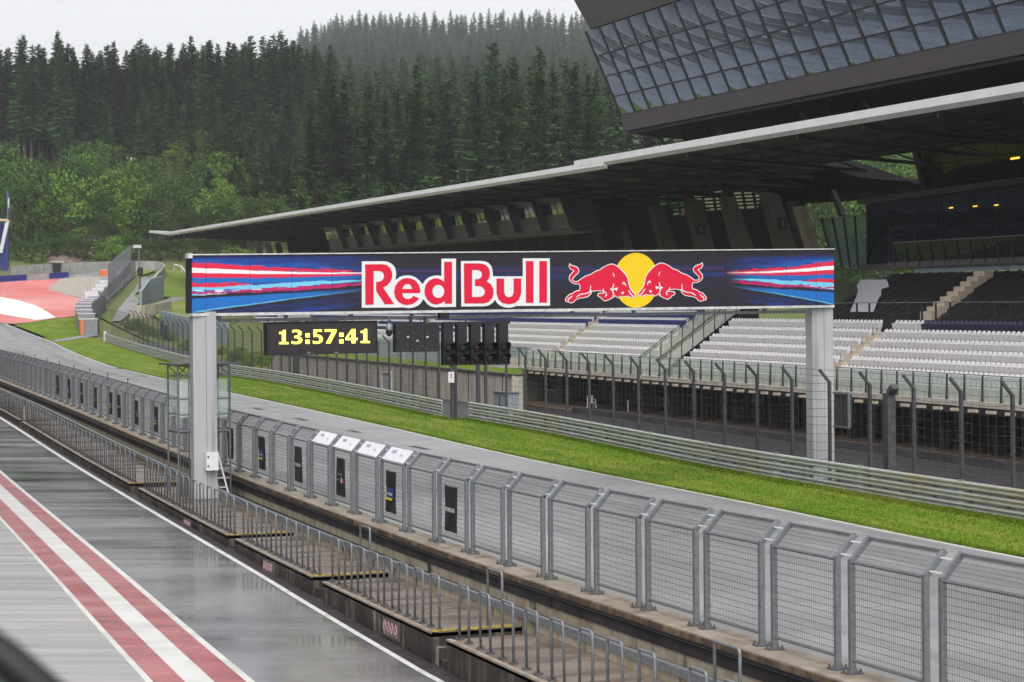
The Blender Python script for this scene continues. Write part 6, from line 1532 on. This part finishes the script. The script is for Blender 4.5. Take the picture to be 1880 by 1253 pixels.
def broadleaf(nm, H, Rc, leafm, nclus=46, per=46, ls=.42, tall=1.25):
    t = thing(nm, '', 'tree'); mb = MB(); trunk(mb, H * .6, H * .016 + .05, .06)
    cz = H * .56; cl = []
    for i in range(nclus):
        u = rnd.uniform(-1, 1); a = rnd.uniform(0, 6.283); r_ = (rnd.random() ** .4); s_ = math.sqrt(1 - u * u)
        sh = 1 - .25 * max(0, u) 
        c = Vector((math.cos(a) * s_ * Rc * r_ * sh * rnd.uniform(.8, 1.12), math.sin(a) * s_ * Rc * r_ * sh * rnd.uniform(.8, 1.12), cz + u * r_ * H * .42)); cl.append(c)
    for c in cl[:12]: mb.tube([(0, 0, H * rnd.uniform(.2, .45)), tuple(c * .6 + Vector((0, 0, c.z * .3))), tuple(c)], [.09, .05, .015], 4, False)
    mb.build('trunk', 'bark', t, fixn=False)
    mb = MB()
    for c in cl:
        cr = Rc * rnd.uniform(.22, .42)
        for k in range(per):
            d = Vector((rnd.gauss(0, 1), rnd.gauss(0, 1), rnd.gauss(0, 1))).normalized() * cr * (rnd.random() ** .45); d.z *= .75; p = c + d
            n = (Vector((rnd.gauss(0, .8), rnd.gauss(0, .8), rnd.gauss(.6, .7)))).normalized(); x = n.cross(Vector((rnd.gauss(0, 1), rnd.gauss(0, 1), rnd.gauss(0, 1)))).normalized(); y = n.cross(x); s_ = ls * rnd.uniform(.55, 1.25)
            o_ = len(mb.v); mb.v += [tuple(p - x * s_ * .5), tuple(p + y * s_ * .32), tuple(p + x * s_ * .55), tuple(p - y * s_ * .3)]; mb.f.append((o_, o_ + 1, o_ + 2, o_ + 3)); mb.m.append(0)
    mb.build('crown', leafm, t, fixn=False); return freeze(t)
PROT = {}
PROT['tall'] = [conifer('spruce_tree', 27, 3.7, .2, 'needles', 1.5, .3), conifer('spruce_tree', 27, 3.3, .25, 'needles', 1.4, .4), conifer('spruce_tree', 26, 4.0, .14, 'needles', 1.5, .35), conifer('spruce_tree', 28, 3.5, .22, 'needles', 1.4, .35)]
PROT['big'] = [conifer('spruce_tree', 30, 4.0, .1, 'needles', 1.3, .35), conifer('spruce_tree', 30, 3.4, .14, 'needles', 1.25, .45), conifer('spruce_tree', 31, 4.4, .08, 'needles', 1.35, .4), conifer('spruce_tree', 29, 3.7, .2, 'needles', 1.2, .5), conifer('spruce_tree', 32, 4.0, .06, 'needles', 1.4, .35)]
PROT['far'] = [conifer('spruce_tree', 25, 4.2, .06, 'needles', .6, .35), conifer('spruce_tree', 25, 3.6, .1, 'needles', .6, .45), conifer('spruce_tree', 25, 4.8, .06, 'needles', .65, .4)]
PROT['young'] = [conifer('spruce_tree', 11, 2.3, .04, 'needles_young', 1.1, .35), conifer('spruce_tree', 11, 1.9, .05, 'needles_young', 1.0, .4)]
PROT['leaf'] = [broadleaf('broadleaf_tree', 11, 4.0, 'leaves'), broadleaf('broadleaf_tree', 12, 3.5, 'leaves', 50), broadleaf('broadleaf_tree', 10, 4.3, 'leaves')]
PROT['dark'] = [broadleaf('broadleaf_tree', 12, 4.2, 'leaves_dark', 55), broadleaf('broadleaf_tree', 13, 3.6, 'leaves_dark', 50)]
PROT['lime'] = [broadleaf('broadleaf_tree', 10, 3.4, 'leaves_lime'), broadleaf('broadleaf_tree', 11, 3.0, 'leaves_lime')]
PROT['shrub'] = [broadleaf('leafy_shrub', 4.2, 2.6, 'leaves_lime', 34, 60, .3)]
SZ = {k: None for k in PROT}
used = set()
def put(kind, u, D, ytop, lab, grp_, hmin=3, hmax=60, wide=1.0):
    o = rnd.choice(PROT[kind]); p = atD(u, 600, D); z = zter(p.x, p.y) - .15
    ztop = atD(u, ytop, D).z; h = max(hmin, min(hmax, ztop - z)); hz_ = max(v.co.z for v in o.children[0].data.vertices) if o.name not in HZ else HZ[o.name]
    s_ = h / HZ[o.name]; sc_ = (s_ * wide * rnd.uniform(.88, 1.15),) * 2 + (s_,); rot = (rnd.uniform(-.02, .02), rnd.uniform(-.02, .02), rnd.uniform(0, 6.28))
    if o.name in used: dup(o, (p.x, p.y, z), lab, rot, sc_, grp_)
    else: used.add(o.name); o.location = (p.x, p.y, z); o.rotation_euler = rot; o.scale = sc_; o['label'] = lab; o['group'] = grp_
HZ = {}
for k, l in PROT.items():
    for o in l: HZ[o.name] = max(max(v.co.z for v in c.data.vertices) for c in o.children)
ip = lambda u, xs_, ys_: float(np.interp(u, xs_, ys_))
FARV = []; FARF = []
def far(kind, u, D, ytop, *a_):
    o = rnd.choice(PROT[kind]); p = atD(u, 600, D); z = zter(p.x, p.y) - .15; h = max(12, min(30, atD(u, ytop, D).z - z)); s_ = h / HZ[o.name]; a = rnd.uniform(0, 6.28)
    me = [c for c in KIDS[o.name] if c.name.startswith('crown')][0].data; co = np.empty(len(me.vertices) * 3); me.vertices.foreach_get('co', co); co = co.reshape(-1, 3)
    w_ = s_ * 1.25; q = np.c_[(co[:, 0] * math.cos(a) - co[:, 1] * math.sin(a)) * w_ + p.x, (co[:, 0] * math.sin(a) + co[:, 1] * math.cos(a)) * w_ + p.y, co[:, 2] * s_ + z]
    FARF.append((np.arange(len(co)).reshape(-1, 3)) + sum(len(v) for v in FARV)); FARV.append(q)
# front row of the left forest
for o in PROT['far']: used.add(o.name)
u = -25
TX_, TY_ = [-30, 0, 20, 58, 90, 118, 150, 190, 230, 258, 300, 350, 410, 440, 505, 560], [70, 52, 75, 62, 78, 57, 80, 80, 82, 60, 72, 70, 64, 70, 52, 60]
while u < 575:
    put('tall', u, rnd.uniform(418, 432), ip(u, TX_, TY_) + rnd.choice([-10, 0, 6, 14, 34]) + rnd.uniform(-4, 8), 'tall dark spruce with bare lower stem in the front row of the left forest', 'front row forest spruces', wide=1.05); u += rnd.uniform(9, 17)
u = -25
while u < 590:
    put('tall', u, rnd.uniform(436, 452), ip(u, TX_, TY_) + rnd.uniform(4, 40), 'dark spruce half hidden behind the front row of the left forest', 'second row forest spruces', wide=1.1); u += rnd.uniform(14, 26)
for i in range(70):
    u = -30 + i * 9.3 + rnd.uniform(-4, 4); far('tall', u, rnd.uniform(456, 480), ip(u, TX_, TY_) + rnd.uniform(6, 60))
for i in range(60):
    u = -30 + i * 10.5 + rnd.uniform(-4, 4)
    if 85 < u < 290 and rnd.random() < .6: continue
    far('far', u, rnd.uniform(440, 470), rnd.uniform(190, 236))
u = 150
while u < 600:
    put('tall', u, rnd.uniform(404, 416), rnd.uniform(120, 190), 'shorter dark spruce standing before the front row of the left forest', 'shorter forest spruces'); u += rnd.uniform(24, 60)
# hazy hillside behind
for D in (520, 590, 660, 730, 800, 870, 940, 1010, 1080, 1150, 1220, 1290, 1360, 1410):
    u = 330 + max(0, 110 - (D - 520) * .5); st = 5.6 * F / D
    while u < 1120:
        p = atD(u, 600, D); z = zter(p.x, p.y); yt = CY - (z + rnd.uniform(19, 28) - HC) / D * F - (u - CX) * ROLL
        far('far', u, D + rnd.uniform(-28, 28), yt); u += st * rnd.uniform(.7, 1.4)
me = bpy.data.meshes.new('far_forest'); vv, ff = np.concatenate(FARV), np.concatenate(FARF)
me.vertices.add(len(vv)); me.vertices.foreach_set('co', vv.reshape(-1)); me.loops.add(ff.size); me.loops.foreach_set('vertex_index', ff.reshape(-1).astype(np.int32))
me.polygons.add(len(ff)); me.polygons.foreach_set('loop_start', np.arange(0, ff.size, 3, dtype=np.int32)); me.update(calc_edges=True); me.materials.append(MATS['needles'])
o = bpy.data.objects.new('far_forest', me); COL.objects.link(o); tag(o, 'hazy spruce forest covering the top of the far hillside', 'forest', kind='stuff')
# the dark tall group behind the grandstand
for u, yt in ((572, 170), (590, 140), (606, 118), (622, 150), (640, 128), (662, 175), (684, 142), (700, 128), (716, 160), (736, 150), (752, 165), (767, 112), (786, 150), (806, 140), (826, 128), (846, 160), (868, 130), (886, 120), (906, 70), (926, 120), (944, 100), (962, 130), (982, 105), (1000, 78), (1020, 115), (1040, 100), (1056, 104), (1078, 130), (1096, 122), (1118, 140), (1140, 150), (1166, 165), (1195, 150), (1225, 160), (1255, 170)):
    put('big', u, rnd.uniform(306, 345), yt, 'huge dark spruce in the group rising behind the grandstand roof', 'spruces behind the roof', 12, 48, 1.0)
for i in range(16):
    u = 560 + i * 26 + rnd.uniform(-9, 9); put('young', u, rnd.uniform(290, 305), ip(u, [560, 1000], [300, 240]) + rnd.uniform(-25, 30), 'young bright spruce just above the grandstand roof edge', 'young spruces by the roof', 8, 20)
# lighter young spruces and broadleaf belt on the slope
for i in range(44):
    u = rnd.uniform(385, 590); D = rnd.uniform(366, 404); put('young', u, D, ip(D, [366, 404], [345, 235]) + rnd.uniform(-35, 25), 'young green spruce on the slope below the forest edge', 'young slope spruces', 6, 19, 1.2)
BL = []
for i in range(64): BL.append((rnd.uniform(354, 400), rnd.uniform(-15, 430)))
for D, u in sorted(BL, reverse=True):
    kd = rnd.choices(['leaf', 'dark', 'lime', 'young'], [5, 3.2, 2.4, .9])[0]
    if 270 < u < 345 and D < 376: kd = 'dark'
    if 200 < u < 262 and D < 372: kd = 'lime'
    lab = {'leaf': 'mid green broadleaf tree on the slope below the left forest', 'dark': 'dark green broadleaf tree on the slope below the left forest', 'lime': 'yellow green broadleaf tree on the slope below the left forest', 'young': 'small spruce among the broadleaf trees on the left slope'}[kd]
    put(kd, u, D, ip(D, [354, 376, 400], [362, 306, 272]) + rnd.uniform(-52, 28), lab, {'leaf': 'mid green slope trees', 'dark': 'dark slope trees', 'lime': 'yellow green slope trees', 'young': 'small slope spruces'}[kd], 6, 22, .92)
for i in range(16):
    u = rnd.uniform(400, 560); put('leaf', u, rnd.uniform(352, 372), rnd.uniform(350, 400), 'broadleaf tree low on the slope just above the roof tip', 'low slope trees', 6, 13)
for i in range(26):
    u = -12 + i * 17 + rnd.uniform(-5, 5)
    if abs(u - 207) < 14: continue
    put('dark', u, rnd.uniform(344, 352), rnd.uniform(418, 446), 'low dark tree at the foot of the slope behind the perimeter wall', 'foot of slope trees', 4, 9, 1.25)
# behind the gap right of the grandstand
for i in range(44):
    u = rnd.uniform(1440, 1740); D = rnd.uniform(300, 400); put(rnd.choice(['leaf', 'lime', 'leaf', 'dark']), u, D, ip(D, [300, 400], [360, 215]) + rnd.uniform(-30, 30), 'green tree on the hillside seen through the gap under the right roof', 'trees in the roof gap', 8, 26, .9)
for u, D, yt, lab in ((207, 343, 431, 'bright round shrub by the rock bank'), (425, 335, 449, 'lime green bush just above the left half of the sign board'), (196, 346, 446, 'small bright shrub left of the round one'), (448, 338, 455, 'smaller lime bush beside the roof columns')):
    put('shrub', u, D, yt, lab, 'bright shrubs', 2.5, 9, 1.0)
# shrubs on the bank behind the left fence
for i in range(26):
    p = Vector((rnd.uniform(42.5, 46), rnd.uniform(yw1 + 2, 250), 0)); o = PROT['shrub'][0]; s_ = rnd.uniform(.3, .5)
    dup(o, (p.x, p.y, zbank2(p.x, p.y) - .3), 'low wild bush on the bank behind the left catch fence', (0, 0, rnd.uniform(0, 6)), s_, 'low bank bushes')
# ragged grass along the verge edges and guardrail foot
mb = MB()
def tuft(x, y, s_):
    z = zg(x, y)
    for k in range(4):
        a = rnd.uniform(0, 6.28); h = s_ * rnd.uniform(.5, 1.2); dx, dy = math.cos(a) * .02, math.sin(a) * .02; lx, ly = rnd.uniform(-.5, .5) * h, rnd.uniform(-.5, .5) * h
        o_ = len(mb.v); mb.v += [(x - dx, y - dy, z - .01), (x + dx, y + dy, z - .01), (x + lx, y + ly, z + h)]; mb.f.append((o_, o_ + 1, o_ + 2)); mb.m.append(0)
for i in range(9000):
    y = 36 + 150 * rnd.random() ** 1.6; tuft(WL(y) + .2 + abs(rnd.gauss(0, .12)), y, .07)
for i in range(9000):
    y = 44 + 150 * rnd.random() ** 1.6; tuft(GR(y) - .05 - abs(rnd.gauss(0, .25)), y, .16)
for i in range(16000):
    y = 36 + 130 * rnd.random() ** 1.4; tuft(WL(y) + .3 + rnd.random() * 5.2, y, .055)
mb.build('grass_blades', 'grass', kind='stuff', label='short rough grass on the verge beside the guardrail', cat='grass', fixn=False)
# ------------------------------------------------------------------ air
mb = MB(); mb.box((300, 680, 133), (1820, 2180, 286)); hzm = bpy.data.materials.new('haze_air'); hzm.use_nodes = True; nt = hzm.node_tree; nt.nodes.remove(nt.nodes['Principled BSDF'])
pv = nt.nodes.new('ShaderNodeVolumePrincipled'); pv.inputs['Color'].default_value = (.86, .87, .92, 1); pv.inputs['Density'].default_value = .00023; pv.inputs['Anisotropy'].default_value = .2
nt.links.new(pv.outputs['Volume'], nt.nodes['Material Output'].inputs['Volume'])
MATS['haze'] = hzm; hzo = mb.build('haze', 'haze', kind='stuff', label='thin damp haze over the valley', cat='haze')
for o in PROT['far']:
    for c in list(KIDS[o.name]): bpy.data.objects.remove(c)
    bpy.data.objects.remove(o)
# ------------------------------------------------------------------ pit building on the near side (outside the frame, seen only in the glass opposite)
pb_ = thing('pit_building', 'long grey pit building on the near side of the pit lane', 'building', (-12, 150, zp(150)))
mb = MB(); mb.sweep([(-34, -1), (-12, -1), (-12, 25), (-34, 25)], [((0, y, zp(y)), (1, 0, 0)) for y in YG(45, 400, 20)]); mb.build('walls', 'facade_grey', pb_)
for z0, z1, m in ((.3, 3.8, 'facade_dark'), (5, 8.4, 'glass_dark'), (9.6, 13, 'glass_dark'), (14, 17.5, 'glass_dark')):
    mb = MB(); mb.sweep([(-11.98, z0), (-11.9, z0), (-11.9, z1), (-11.98, z1)], [((0, y, zp(y)), (1, 0, 0)) for y in YG(46, 399, 20)]); mb.build('window_band', m, pb_)
mb = MB(); mb.sweep([(-13, 25), (-6, 25.3), (-6, 25.9), (-13, 25.9)], [((0, y, zp(y)), (1, 0, 0)) for y in YG(44, 401, 20)]); mb.build('roof', 'facade_grey', pb_)
